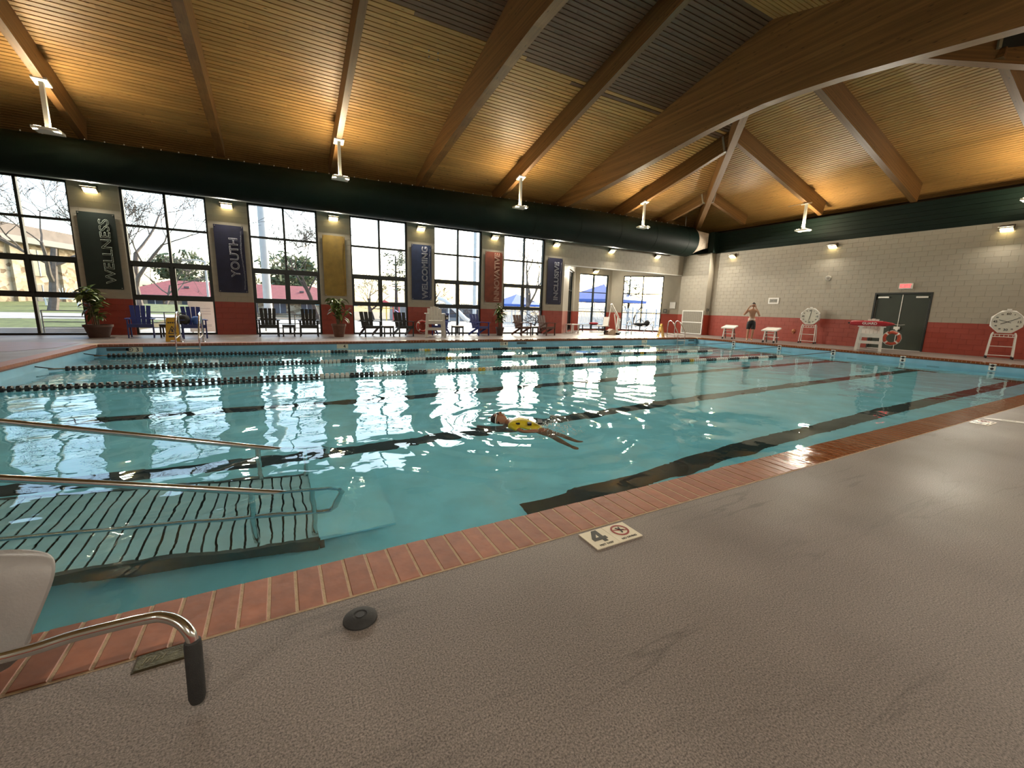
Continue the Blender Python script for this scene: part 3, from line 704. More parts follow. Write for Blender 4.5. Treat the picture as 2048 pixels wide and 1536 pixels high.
sconce('small flood light inside the bay above its back window', (17.2,20.81,3.62), 0)
sconce('small flood light on the angled left bay wall', (13.9,19.0,3.60), PI/4)
for nm, x in (('far left',-4.8), ('left',0), ('centre',4.8), ('right',9.6), ('far right',14.4)): sconce('%s unseen flood light added on the wall behind the viewpoint to brighten the deck' % nm, (x,YN+.14,4.40), PI, 100, (0,-.75,-1))  # out of view, added to light the deck and the near water
# ------------------------------------------------------------------ exit doors and things on the end wall
dr = thing('door_1', 'dark green double exit doors in the end wall', 'door', (RX,(DOOR[0]+DOOR[1])/2,0), -PI/2, kind='structure')   # local x = -Y, local y = +X
hw = (DOOR[1]-DOOR[0])/2
f = MB(); f.bb((-hw,-.02,0), (-hw+.06,.2,DOOR[2])); f.bb((hw-.06,-.02,0), (hw,.2,DOOR[2])); f.bb((-hw+.06,-.02,DOOR[2]-.06), (hw-.06,.2,DOOR[2])); f.build('door_frame', m_frame, dr)
m_alu = mat('brushed_aluminium', (.62,.60,.55), .35, .8, var=.05, vscale=20)
for s in (-1, 1):
    a, c = sorted((s*.004, s*(hw-.055)))
    lf = MB().bb((a,.06,.02), (c,.105,DOOR[2]-.055)).build('door_leaf', m_greendoor, dr)
    MB().bb((s*(hw-.12)-.0 if s > 0 else s*(hw-.12),.0,2.07), (s*(hw-.48),.06,2.13)).build('closer', m_alu, lf)
    MB().bb((s*(hw-.075)-.008,.052,.05), (s*(hw-.075)+.008,.06,2.0)).build('hinge_strip', m_alu, lf)
MB().bb((-.012,.045,.02), (.012,.06,DOOR[2]-.08)).build('astragal', m_alu, dr)
MB().bb((-hw+.05,-.03,0), (hw-.05,.2,.02)).build('threshold', m_alu, dr)
lk = MB(); lk.bb((-.10,.0,.82), (.09,.06,.93)); lk.bb((-.03,-.02,.78), (.05,.03,.86)); lk.build('lock_case', m_white, dr)

ex = thing('exit_sign', 'small lit red EXIT sign above the green doors', 'sign', (RX-.08,7.49,2.53), -PI/2)
MB().bb((-.20,-.02,-.11), (.20,.08,.11)).build('housing', m_white, ex)
m_exitred = mat('exit_red', (.8,.05,.05), .4, emit=(1,.06,.06), estr=3.0); m_exitpale = mat('exit_face', (.75,.35,.33), .4, emit=(1,.28,.28), estr=.35)
MB().bb((-.17,-.024,-.085), (.17,-.02,.085)).build('face', m_exitpale, ex)
text('lettering', 'EXIT', .17, m_exitred, ex, frame((0,-.026,0), (1,0,0), (0,0,1)), bold=.004)

fs_ = thing('framed_sign', 'white framed notice on the end wall behind the standing man', 'sign', (RX-.002,12.6,1.965), -PI/2)
fr_ = MB(); fr_.bb((-.26,-.03,-.15), (.26,0,-.09)); fr_.bb((-.26,-.03,.09), (.26,0,.15)); fr_.bb((-.26,-.03,-.09), (-.19,0,.09)); fr_.bb((.19,-.03,-.09), (.26,0,.09)); fr_.build('frame', m_white, fs_)
m_greyglass = mat('display_grey', (.28,.27,.23), .3, var=.2, vscale=15)
MB().bb((-.19,-.012,-.09), (.19,0,.09)).build('display', m_greyglass, fs_)
dg = MB()
for x in (-.12,-.06,.02,.08,.13): dg.bb((x-.016,-.015,-.045), (x+.016,-.012,.05))
dg.build('display_marks', mat('display_dark', (.10,.10,.09), .4), fs_)

sp_ = thing('wall_speaker', 'round grey speaker grille high on the end wall', 'speaker', (RX-.002,10.3,2.96), -PI/2)
MB().lathe([(.0001,0), (.12,0), (.12,.02), (.10,.035), (.0001,.03)], 20, R=Matrix.Rotation(PI/2,3,'X')).build('grille', mat('speaker_grey', (.36,.34,.29), .6, var=.1, vscale=40), sp_)
MB().lathe([(.05,.034), (.05,.045), (.0001,.045)], 14, R=Matrix.Rotation(PI/2,3,'X')).build('centre_cap', mat('speaker_grey_dark', (.22,.20,.17), .6), sp_)
ab_ = thing('alarm_bell', 'small orange brown round alarm bell low on the red end wall', 'bell', (RX-.002,11.45,.53), -PI/2)
m_rust = mat('orange_brown_paint', (.35,.12,.05), .45, var=.15, vscale=20)
MB().lathe([(.09,0), (.09,.02), (.075,.05), (.03,.07), (.0001,.07)], 16, R=Matrix.Rotation(PI/2,3,'X')).build('gong', m_rust, ab_); MB().bb((-.03,-.04,-.14), (.03,0,-.08)).build('base_box', m_rust, ab_)

gl = thing('louver_grille', 'large white framed return air grille on the corner pilaster', 'grille', (21.486,16.97,0), -PI/2)
g_ = MB(); gw, gh = .72, 1.40
g_.bb((-gw,-.04,.02), (-gw+.06,0,gh)); g_.bb((gw-.06,-.04,.02), (gw,0,gh)); g_.bb((-gw+.06,-.04,.02), (gw-.06,0,.08)); g_.bb((-gw+.06,-.04,gh-.06), (gw-.06,0,gh)); g_.bb((-gw+.06,-.04,.68), (gw-.06,0,.74)); g_.build('frame', m_white, gl)
m_slat = mat('louver_slat_grey', (.33,.31,.26), .5, var=.08, vscale=20)
MB().bb((-gw+.06,-.004,.08), (gw-.06,0,gh-.06)).build('back_panel', mat('grille_dark', (.05,.045,.04), .8), gl)
for zz in (.08, .74):
    for k in range(10):
        x = -gw+.06+.064+k*.128; MB().box((x,-.018,zz+.30), (.10,.012,.59), Matrix.Rotation(.35,3,'Z')).build('slat', m_slat, gl)
cb = thing('switch_box', 'small grey box on the side of the corner pilaster', 'box', (21.72,16.197,1.45), 0)
MB().bb((-.08,-.06,-.08), (.08,0,.08)).build('cover', mat('switch_grey', (.14,.13,.11), .5), cb); MB().bb((-.02,-.075,-.03), (.02,-.06,.03)).build('lever', m_black, cb)
n45 = -PI/4
pn = thing('notice_sheet', 'white notice sheet on the angled bay wall right of the bench', 'notice', (21.21,18.28,1.69), n45)
MB().bb((-.16,-.012,-.20), (.16,0,.20)).build('sheet', m_white, pn); MB().bb((-.18,-.018,.18), (.18,.0,.22)).build('clip_rail', m_slat, pn)
cbx = thing('control_box', 'dark control box on the bay wall beside the window', 'box', (20.92,18.57,1.33), n45)
MB().bb((-.11,-.10,-.12), (.11,0,.12)).build('case', mat('control_grey', (.09,.09,.08), .5), cbx); MB().lathe([(.05,.10), (.05,.12), (.0001,.12)], 12, R=Matrix.Rotation(PI/2,3,'X')).build('dial', m_slat, cbx)
dk_ = thing('hanging_speaker', 'dark loudspeaker with a pale edge up on the near hip rafter', 'speaker', (15.86,4.33,7.70), -PI/4)
MB().bb((-.28,-.2,0), (.28,.2,.55)).build('cabinet', mat('speaker_charcoal', (.018,.02,.018), .6), dk_); MB().bb((-.34,-.21,-.02), (-.28,-.13,.57)).build('edge_bracket', mat('bracket_tan', (.30,.25,.17), .6), dk_)

# ------------------------------------------------------------------ banners
m_bw = mat('banner_print_white', (.42,.43,.48), .6)
def banner(word, label, x0, x1, z0, z1, col, off, size, lw=.0062, mt=None, script=0, width=None):
    """fabric banner hung on a pier; the word reads upwards"""
    t = thing('wall_banner', label, 'banner', ((x0+x1)/2,D-.03,z0), 0, group='vertical banners on the piers')
    w_, h_ = x1-x0, z1-z0; nx_, nz_ = 9, 22; m = MB(); ph = random.random()*6
    front = [[Vector((-w_/2+w_*i/nx_, -.006+.007*math.sin(3*i/nx_+5*j/nz_+ph)*math.sin(PI*i/nx_)*(1-.6*j/nz_), h_*j/nz_)) for i in range(nx_+1)] for j in range(nz_+1)]
    vs = [p for r in front for p in r]; n0 = len(vs); vs += [p+Vector((0,.004,0)) for p in vs]; fsx = []
    for j in range(nz_):
        for i in range(nx_):
            a = j*(nx_+1)+i; fsx.append((a,a+1,a+nx_+2,a+nx_+1)); fsx.append((n0+a+nx_+1,n0+a+nx_+2,n0+a+1,n0+a))
    for i in range(nx_): a = i; fsx.append((a+1,a,n0+a,n0+a+1)); a = nz_*(nx_+1)+i; fsx.append((a,a+1,n0+a+1,n0+a))
    for j in range(nz_): a = j*(nx_+1); c = a+nx_+1; fsx.append((a,c,n0+c,n0+a)); a += nx_; c += nx_; fsx.append((c,a,n0+a,n0+c))
    m.add(vs, fsx); m.build('fabric', mat('banner_'+word.lower(), col, .7, var=.22, vscale=3.5), t, smooth=True, fix=False)
    gm = MB()
    for sx_ in (-1,1):
        for zz in (.04, h_-.04): gm.cyl((sx_*(w_/2-.04),-.022,zz), (sx_*(w_/2-.04),.0,zz), .015, n=8)
    gm.build('grommets', m_galv, t)
    if size:
        o = text('lettering', word, size, mt or m_bw, t, frame((off,-.026,h_*(.5 if word != 'YOUTH' else .53)), (0,0,1), (-1,0,0)), outline=lw, width=width)
    if script:                                                    # the small handwritten line beside the word
        pts = []; n = 90; za, zb2 = h_*.05, h_*.93; q = random.Random(len(word)); amp = .035
        for i in range(n+1):
            k = i/n; a = amp*(q.random()*.8+.5)*(1 if i % 2 else -1); pts.append((w_/2-.085+(.025*math.sin(7*k))+a*.6, -.022, za+(zb2-za)*k+q.uniform(-.006,.006)))
        MB().tube(pts, .004, 4).build('script_line', mt or m_bw, t)
    return t
banner('WELLNESS', 'dark green vertical banner reading WELLNESS in outlined letters', -5.19,-4.32,1.44,3.72, (.005,.015,.010), .17, .34, width=1.95, mt=mat('banner_print_pale', (.36,.42,.36), .6))
banner('YOUTH', 'navy blue vertical banner reading YOUTH in outlined letters', -1.81,-.95,1.48,3.735, (.009,.010,.036), .12, .36, width=1.32, script=1)
banner('YELLOW', 'mustard yellow vertical banner with faded brown script on a pier', 1.565,2.36,1.49,3.74, (.26,.165,.03), 0, 0, mt=mat('banner_print_brown', (.16,.08,.02), .6), script=1)
banner('WELCOMING', 'medium blue vertical banner reading WELCOMING in outlined letters', 4.955,5.82,1.455,3.73, (.014,.026,.075), .14, .34, width=2.15, script=1)
banner('INNOVATIVE', 'rust orange vertical banner reading INNOVATIVE in outlined letters', 8.345,9.23,1.465,3.73, (.17,.036,.015), .17, .36, width=2.15, mt=mat('banner_print_cream', (.62,.42,.32), .6))
banner('INCLUSIVE', 'dark blue vertical banner reading INCLUSIVE beside the bay', 11.75,12.64,1.475,3.735, (.008,.009,.038), .10, .36, width=1.85, script=1)

# ------------------------------------------------------------------ furniture builders
def adirondack(name, label, loc, rz, m, style=0):
    t = thing(name, label, 'chair', loc, rz, group='lounge chairs along the windows')
    wd = .29
    for s in (-1, 1):
        MB().bar((s*wd,-.30,0), (s*wd,-.30,.56), .055, .035, (1,0,0)).build('leg', m, t)
        if style == 0: MB().bar((s*(wd-.02),.30,0), (s*(wd-.02),.22,.56), .05, .035, (1,0,0)).build('leg', m, t)
        else: MB().bar((s*(wd-.03),-.24,.36), (s*(wd-.03),.40,.03), .03, .085, (0,0,1)).build('leg', m, t)
        MB().bb((s*wd-.055,-.37,.56), (s*wd+.055,.30,.585)).build('arm', m, t)
    zf, zr = (.41,.38) if style == 0 else (.40,.32)
    MB().bar((-wd,-.29,zf-.05), (wd,-.29,zf-.05), .03, .08, (0,0,1)).build('apron', m, t)
    for k in range(5):
        y = -.27+k*.105; z = zf+(zr-zf)*k/4; MB().bar((-wd+.02,y,z), (wd-.02,y,z), .09, .022, (0,0,1)).build('seat_slat', m, t)
    nb_ = 4 if style == 0 else 3; top = .965 if style == 0 else .92; sw = (.50/nb_)
    for k in range(nb_):
        u_ = (k-(nb_-1)/2); xb, xt = u_*sw*.88, u_*sw*1.06
        MB().bar((xb,.19,zr), (xt,.19+(top-zr)*.30,top), .020, sw*.86, Vector((1,0,0)).cross(Vector((0,.3,1))).normalized() if False else (1,0,0)).build('back_slat', m, t)
    MB().bar((-wd+.02,.30,.58), (wd-.02,.30,.58), .03, .07, (0,0,1)).build('back_rail', m, t)
    return t
m_cblue = mat('chair_blue', (.012,.026,.16), .45, var=.1, vscale=8); m_cblack = mat('chair_black', (.010,.011,.011), .45, var=.15, vscale=8); m_cbrown = mat('chair_brown', (.085,.032,.018), .5, var=.15, vscale=8)
adirondack('lounge_chair', 'royal blue slatted chair beside the left potted plant', (-3.77,16.88,0), math.radians(9), m_cblue)
adirondack('lounge_chair', 'royal blue slatted chair with bags on it behind the left ladder', (-2.42,16.5,0), math.radians(14), m_cblue)
adirondack('lounge_chair', 'upright black slatted chair right of the youth banner', (-.37,17.02,0), math.radians(2), m_cblack)
adirondack('lounge_chair', 'upright black slatted chair left of the middle potted plant', (.90,16.98,0), math.radians(-3), m_cblack)
adirondack('lounge_chair', 'low black reclining chair just right of the middle potted plant', (2.98,16.78,0), math.radians(12), m_cblack, 1)
adirondack('lounge_chair', 'low black reclining chair in front of the welcoming banner pier', (4.27,16.82,0), math.radians(10), m_cblack, 1)
adirondack('lounge_chair', 'blue chair mostly hidden behind the white lifeguard chair', (5.98,17.2,0), math.radians(-35), m_cblue, 1)
adirondack('lounge_chair', 'royal blue reclining chair left of the right potted plant', (7.62,16.92,0), math.radians(18), m_cblue, 1)
adirondack('lounge_chair', 'brown reclining chair nearer the right potted plant', (9.72,16.82,0), math.radians(12), m_cbrown, 1)
adirondack('lounge_chair', 'brown reclining chair nearer the bay opening', (11.08,16.86,0), math.radians(14), m_cbrown, 1)
def side_table(label, loc, rz, m, mtop=None, h=.41, s=.40):
    t = thing('side_table', label, 'table', loc, rz, group='small side tables between the chairs'); q = s/2-.025
    MB().bb((-s/2,-s/2,h-.03), (s/2,s/2,h)).build('table_top', mtop or m, t)
    for x in (-q,q):
        for y in (-q,q): MB().bb((x-.02,y-.02,0), (x+.02,y+.02,h-.03)).build('leg', m, t)
    for y in (-q,q): MB().bb((-q,y-.012,h-.09), (q,y+.012,h-.03)).build('apron', m, t)
    return t
side_table('small black side table between the two blue chairs', (-3.12,16.95,0), 0, m_cblack)
side_table('small black side table between the two upright black chairs', (.24,17.05,0), 0, m_cblack)
side_table('small black side table between the two low black chairs', (3.64,16.75,0), .1, m_cblack, m_greyglass)
side_table('small black side table with a pale top left of the blue recliner', (6.66,17.05,0), .1, m_cblack, m_offwhite)
side_table('small dark side table between the two brown chairs', (10.42,17.0,0), .2, m_cblack, m_greyglass)

def lifeguard_chair(label, loc, rz, m, tops=1.2):
    t = thing('lifeguard_chair', label, 'chair', loc, rz)
    for s in (-1,1):
        MB().bar((s*.36,-.34,0), (s*.31,-.26,.90), .09, .08, (0,1,0)).build('leg', m, t)
        MB().bar((s*.33,.36,0), (s*.29,.24,.90), .09, .07, (0,1,0)).build('leg', m, t)
        MB().bar((s*.35,-.33,.30), (s*.32,.33,.30), .03, .09, (0,0,1)).build('side_rail', m, t)
        MB().bar((s*.33,-.30,.58), (s*.31,.30,.58), .03, .10, (0,0,1)).build('seat_rail', m, t)
        MB().bb((s*.33-.07,-.36,.90), (s*.33+.07,.30,.93)).build('arm', m, t)
    MB().bar((-.35,-.345,.33), (.35,-.345,.33), .03, .11, (0,0,1)).build('front_step', m, t)
    MB().bar((-.33,-.30,.57), (.33,-.30,.57), .03, .12, (0,0,1)).build('front_apron', m, t)
    for k in range(4): MB().bb((-.30,-.28+k*.13,.63), (.30,-.165+k*.13,.655)).build('seat_slat', m, t)
    for k in range(5):
        x = (k-2)*.115; zt2 = tops-.42*(x*1.9)**2
        MB().bar((x,.20,.66), (x,.30,zt2), .022, .108, (1,0,0)).build('back_slat', m, t)
    MB().bar((-.29,.28,.80), (.29,.28,.80), .03, .08, (0,0,1)).build('back_rail', m, t)
    return t
lifeguard_chair('tall off white wooden lifeguard chair in front of the windows', (5.42,16.33,0), math.radians(-14), m_offwhite, 1.2)
lifeguard_chair('white low lifeguard chair beside the green exit doors', (19.95,7.62,0), math.radians(-72), m_white, 1.22)
rt_ = thing('rescue_tube', 'long red rescue tube marked GUARD lying across the white lifeguard chair', 'rescue tube', (19.78,7.62,1.035), math.radians(-80))
m_resc = mat('rescue_red', (.38,.018,.03), .4, var=.08, vscale=8)
tb = MB(); xs_ = [-.62,-.60,-.5,-.2,.2,.42,.62,.70]; rs_ = [.05,.095,.115,.12,.12,.11,.06,.02]
tb.loft([[Vector((x, r*math.cos(2*PI*i/14), .85*r*math.sin(2*PI*i/14))) for i in range(14)] for x, r in zip(xs_, rs_)]); tb.build('foam_tube', m_resc, rt_, smooth=True)
text('lettering', 'GUARD', .13, mat('guard_white', (.8,.8,.78), .5), rt_, frame((0,-.122,.0), (1,0,0), (0,.0,1)), bold=.002)
MB().tube([(.68,0,0), (.85,-.02,-.02), (.98,0,.0)], .008, 6).build('leash', m_white, rt_); MB().tube([(.62,0,-.03), (.60,-.02,-.2), (.58,0,-.30)], .012, 6).build('strap', m_black, rt_)
MB().bb((-.68,-.04,-.03), (-.60,.04,.03)).build('clip', m_black, rt_)
def life_ring(label, loc, rot, m):
    t = thing('life_ring', label, 'life ring', loc); t.rotation_euler = rot
    MB().tube(arc((0,0,0), .21, 0, 345, 23, 'xy'), .05, 10, closed=True).build('ring', m, t, smooth=True)
    for a in (45,135,225,315):
        MB().tube(arc((0,0,0), .21, a-7, a+7, 2, 'xy'), .053, 10).build('band', m_white, t, smooth=True)
    MB().tube([(.28*math.cos(math.radians(x)), .28*math.sin(math.radians(x)), 0) for x in range(0,360,30)], .008, 6, closed=True).build('grab_line', m_white, t)
    return t
m_ring = mat('life_ring_orange', (.50,.075,.035), .5, var=.1, vscale=8)
life_ring('orange life ring hanging on the side of the right lifeguard chair', (20.12,7.02,.52), (PI/2,0,math.radians(-60)), m_ring)
life_ring('red life ring leaning on the pier behind the tall lifeguard chair', (5.35,17.80,.33), (math.radians(80),0,0), mat('life_ring_red', (.34,.03,.02), .5, var=.1, vscale=8))
mg = thing('hanging_radio', 'black radio hanging on the tall lifeguard chair arm', 'radio', (5.93,16.40,.68), .2)
MB().bb((-.07,-.05,0), (.07,.05,.18)).build('case', m_black, mg); MB().tube([(-.05,0,.18), (-.05,0,.24), (.05,0,.24), (.05,0,.18)], .01, 6).build('handle', m_black, mg); MB().bb((-.04,-.053,.03), (.04,-.05,.10)).build('dial_plate', m_white, mg)

# ------------------------------------------------------------------ potted plants
m_leafs = [mat('leaf_green_a', (.060,.110,.022), .4, var=.25, vscale=6, rand=.35), mat('leaf_green_b', (.115,.150,.035), .38, var=.25, vscale=6, rand=.35)]
m_stem = mat('plant_stem', (.10,.075,.035), .7, var=.2, vscale=20); m_soil = mat('soil', (.03,.02,.013), .9, var=.3, vscale=30, bump=.5, bscale=60)
def leaf_mesh(L, wdt, droop, m):
    q = MB(); n = 6; rows = []
    for i in range(n+1):
        t = i/n; w2 = wdt*math.sin(PI*min(.98,t*.93+.05))**.8/2; x = L*t*(1-.15*droop*t); z = L*(.25*t-droop*t*t)
        rows.append([Vector((x,-w2,z+.12*w2)), Vector((x,0,z)), Vector((x,w2,z+.12*w2))])
    vs = [p for r in rows for p in r]; fs3 = []
    for i in range(n):
        a = i*3; fs3 += [(a,a+3,a+4,a+1), (a+1,a+4,a+5,a+2)]
    me = bpy.data.meshes.new('leaf'); me.from_pydata([tuple(v) for v in vs], [], fs3); me.polygons.foreach_set('use_smooth', [True]*len(fs3)); me.materials.append(m); return me
def plant(label, loc, rt_top, h_pot, h_all, spread, nleaf, L, m_pot, seed, rim=True):
    rg = random.Random(seed); t = thing('potted_plant', label, 'plant', loc)
    rb = rt_top*.68
    MB().lathe([(.0001,0), (rb,0), (rt_top*.95,h_pot*.82), (rt_top*1.03,h_pot*.84), (rt_top*1.03,h_pot), (rt_top*.92,h_pot), (rt_top*.88,h_pot*.9), (.0001,h_pot*.9)], 28).build('pot', m_pot, t, smooth=True)
    MB().lathe([(.0001,h_pot*.91), (rt_top*.88,h_pot*.91), (rt_top*.86,h_pot*.93), (.0001,h_pot*.95)], 20).build('soil', m_soil, t)
    st = MB(); tips = []
    for k in range(9):
        a = rg.random()*2*PI; r0 = rt_top*.4*rg.random(); r1 = spread*(.15+.5*rg.random()); hh = h_pot+(h_all-h_pot)*rg.uniform(.5,.97)
        p0 = Vector((r0*math.cos(a), r0*math.sin(a), h_pot*.9)); p2 = Vector((r1*math.cos(a), r1*math.sin(a), hh)); p1 = (p0+p2)/2+Vector((0,0,.1))
        pts = [p0*(1-u_)**2+p1*2*u_*(1-u_)+p2*u_*u_ for u_ in [i/6 for i in range(7)]]; st.tube(pts, [.014-.0015*i for i in range(7)], 6); tips.append(pts)
    st.build('stems', m_stem, t)
    lm = [leaf_mesh(L*q, L*q*.36, d_, m_leafs[j]) for j, q, d_ in ((0,1,.35), (1,.85,.55), (0,.75,.2), (1,1.1,.7))]
    for k in range(nleaf):
        pts = rg.choice(tips); p = pts[rg.choice((2,3,4,4,5,5,6,6))]
        o = link('leaf', rg.choice(lm), t, p+Vector((rg.uniform(-.03,.03),rg.uniform(-.03,.03),rg.uniform(-.05,.05))), (rg.uniform(-.4,.4), rg.uniform(-.75,.55), rg.random()*2*PI))
    return t
m_pota = mat('pot_brown', (.075,.038,.028), .5, var=.15, vscale=10); m_potb = mat('pot_terracotta', (.13,.055,.035), .55, var=.15, vscale=10)
plant('large leafy plant in a wide brown pot below the wellness banner', (-4.78,16.95,0), .33, .38, 1.50, .55, 190, .30, m_pota, 3)
plant('bushy leafy plant in a terracotta pot below the yellow banner', (1.86,16.6,0), .245, .47, 1.38, .52, 150, .26, m_potb, 5)
plant('loose drooping plant in a brown pot below the innovative banner', (8.62,16.88,0), .19, .37, 1.33, .40, 120, .26, m_pota, 8)

# ------------------------------------------------------------------ bags
m_bagb = mat('bag_black', (.010,.010,.012), .7, var=.3, vscale=15, bump=.4, bscale=30); m_bagbl = mat('bag_blue', (.04,.12,.42), .6, var=.3, vscale=12, bump=.4, bscale=25)
def blob_bag(name, label, cat, loc, size, m, rz=0, seed=1, strap=True):
    t = thing(name, label, cat, loc, rz); rg = random.Random(seed); b_ = MB(); n, k = 14, 9; rings = []
    for i in range(k+1):
        u_ = PI*i/k; q = max(.03, math.sin(u_)**.6)
        rings.append([Vector((size[0]*q*math.cos(2*PI*j/n)*rg.uniform(.88,1.08), size[1]*q*math.sin(2*PI*j/n)*rg.uniform(.88,1.08), size[2]*(1-math.cos(u_)))) for j in range(n)])
    b_.loft(rings); b_.build('bag_body', m, t, smooth=True, angle=80)
    if strap: MB().tube(arc((0,0,size[2]*1.5), size[0]*.6, 0, 180, 10, 'xz'), .015, 6).build('strap', m, t, smooth=True)
    return t
blob_bag('sports_bag', 'black sports bag on the left blue chair seat', 'bag', (-2.63,16.22,.43), (.19,.15,.15), m_bagb, .2, 2)
blob_bag('towel_bundle', 'bright blue towel bundle beside the black bag on the blue chair', 'towel', (-2.30,16.28,.43), (.12,.13,.13), m_bagbl, .2, 4, False)

# ------------------------------------------------------------------ wet floor signs
m_yel = mat('caution_yellow', (.62,.36,.012), .45, var=.08, vscale=8)
def wet_sign(label, loc, rz, h=.68, wd=.34, textured=True):
    t = thing('wet_floor_sign', label, 'sign', loc, rz, group='yellow wet floor signs')
    for s in (-1, 1):
        R = Matrix.Rotation(s*.20, 3, 'X'); o = Vector((0, s*.15, 0))
        poly = [(-wd/2,0,0), (-wd/2+.09,0,0), (-wd/2+.11,0,.04), (wd/2-.11,0,.04), (wd/2-.09,0,0), (wd/2,0,0), (wd*.34,0,h-.03), (wd*.28,0,h), (-wd*.28,0,h), (-wd*.34,0,h-.03)]
        pn_ = MB().prism([o + R @ Vector(p) for p in poly], R @ Vector((0,.018*(-s),0))).build('panel', m_yel, t)
        if textured:
            mk = MB(); q = lambda x, z: o + R @ Vector((x, s*.004, z))
            yv = R @ Vector((0,s*.003,0))
            for x in (-.07,-.025,.02,.065): mk.prism([q(x-.016,.52), q(x+.016,.52), q(x+.016,.56), q(x-.016,.56)], yv)      # CAUTION line
            mk.prism([q(-.10,.22), q(.10,.22), q(.092,.245), q(-.092,.245)], yv); mk.prism([q(-.10,.22), q(-.08,.22), q(.01,.44), q(-.01,.44)], yv); mk.prism([q(.10,.22), q(.08,.22), q(-.01,.44), q(.01,.44)], yv)
            mk.prism([q(-.02,.27), q(.03,.27), q(.01,.36), q(-.02,.36)], yv); mk.prism([q(-.09,.12), q(.09,.12), q(.09,.17), q(-.09,.17)], yv)
            mk.build('printed_marks', m_black, pn_)
    hd = MB(); hd.bb((-.075,-.03,h-.06), (.075,.03,h-.03)); hd.build('hinge', m_yel, t)
    return t
wet_sign('yellow wet floor sign beside the left pool ladder', (-2.74,15.28,0), math.radians(8))
wet_sign('yellow folding wet floor sign near the far corner ladder', (16.72,14.98,0), math.radians(62))
# ------------------------------------------------------------------ pool ladders, spa rails, lift
def pool_ladder(label, x0, gap=.52, ytop=14.98, yw=YF-.10):
    t = thing('pool_ladder', label, 'ladder', (x0,ytop,0), group='stainless pool ladders'); dy = yw-ytop
    for s in (-1,1):
        x = s*gap/2
        pts = [(x,0,0), (x,0,.50)] + [(x, -.14+.14*math.cos(math.radians(a)), .62+.22*math.sin(math.radians(a))) for a in (20,50,80)] + [(x,-.26,.80), (x,-.42,.60), (x,dy+.02,.30), (x,dy,.12), (x,dy,-1.0)]
        MB().tube(pts, .022, 10).build('rail', m_steel, t, smooth=True)
        MB().lathe([(.05,0), (.045,.015), (.025,.02)], 14, (x,0,0)).build('escutcheon', m_steel, t)
        MB().tube([(x,0,.20), (x,dy,.14)], .012, 8).build('brace', m_white, t)
    for k in range(3):
        z = -.13-.28*k; MB().bb((-gap/2,dy-.04,z-.015), (gap/2,dy+.05,z+.015)).build('tread', m_offwhite, t)
    return t
pool_ladder('stainless pool ladder in front of the left blue chairs', -2.26)
pool_ladder('stainless pool ladder in the far right corner of the pool', 17.45)

m_spaw = mat('spa_water', (.30,.52,.56), .06, var=.1, vscale=6); m_spatile = mat('spa_tile_dark', (.05,.08,.09), .3, var=.2, vscale=20)
spa = thing('spa_pool', 'small sunken spa pool with a dark tiled edge in the bay floor', 'spa', (17.2,18.3,0), 0)
n = 8; ring = lambda r, z: [Vector((r*1.25*math.cos(2*PI*(i+.5)/n), r*.72*math.sin(2*PI*(i+.5)/n), z)) for i in range(n)]
MB().loft([ring(1.30,.001), ring(1.30,.020), ring(1.16,.020), ring(1.16,.006)], caps=False).build('rim', m_spatile, spa); MB().loft([ring(1.17,.002), ring(1.17,.008)]).build('water_top', m_spaw, spa)
ur = thing('spa_grab_rail', 'stainless inverted U grab rail standing on the deck before the bay', 'rail', (15.55,16.0,0), .1)
MB().tube([(-.2,0,0), (-.2,0,.55)] + arc((0,0,.55), .2, 180, 0, 8, 'xz') + [(.2,0,0)], .02, 10).build('tube', m_steel, ur, smooth=True)
for s in (-1,1): MB().lathe([(.045,0), (.04,.012), (.022,.016)], 12, (s*.2,0,0)).build('foot_flange', m_steel, ur)
hr = thing('spa_handrail', 'sloping stainless spa handrail beside the right bay window', 'rail', (17.85,17.2,0), 0)
MB().tube([(0,0,0), (0,0,.14), (.06,0,.22), (1.0,.35,.70), (1.12,.40,.72), (1.16,.42,.64), (1.16,.42,0)], .02, 10).build('tube', m_steel, hr, smooth=True)
for p_ in ((0,0,0), (1.16,.42,0)): MB().lathe([(.045,0), (.04,.012), (.022,.016)], 12, p_).build('foot_flange', m_steel, hr)

lf_ = thing('pool_lift', 'white accessible pool lift with a raised boom standing in the bay', 'pool lift', (15.57,16.92,0), 0)
MB().bb((-.07,-.16,0), (.10,.22,.10)).build('base', m_black, lf_)
mcover = MB(); mcover.prism([(-.62,-.05,0), (-.08,-.05,0), (-.08,-.05,.22), (-.30,-.05,.30), (-.62,-.05,.12)], (0,.3,0)); mcover.build('counterweight_cover', mat('lift_cover_tan', (.45,.33,.24), .6, var=.15, vscale=8), lf_)
MB().cyl((.02,0,.08), (.06,0,.92), .05, n=12).build('mast', m_white, lf_, smooth=True)
MB().cyl((.06,0,.92), (-.46,.02,1.58), .045, .055, n=12).build('boom', m_white, lf_, smooth=True)
MB().cyl((-.03,-.02,.20), (-.22,0,1.08), .028, n=10).build('actuator', m_white, lf_, smooth=True)
MB().lathe([(.0001,.3), (.05,.3), (.055,.34), (.055,.80), (.04,.86), (.0001,.86)], 12, (.18,0,0)).build('battery_pack', m_steel, lf_, smooth=True)
MB().tube([(-.46,.02,1.56), (-.48,.02,1.35), (-.50,.1,.86), (-.52,.2,.45)], .022, 8).build('drop_arm', m_white, lf_, smooth=True)
MB().box((-.78,.22,.44), (.55,.42,.04)).build('seat', m_offwhite, lf_); MB().box((-.54,.24,.68), (.05,.42,.46), Matrix.Rotation(.12,3,'Y')).build('seat_back', m_white, lf_)
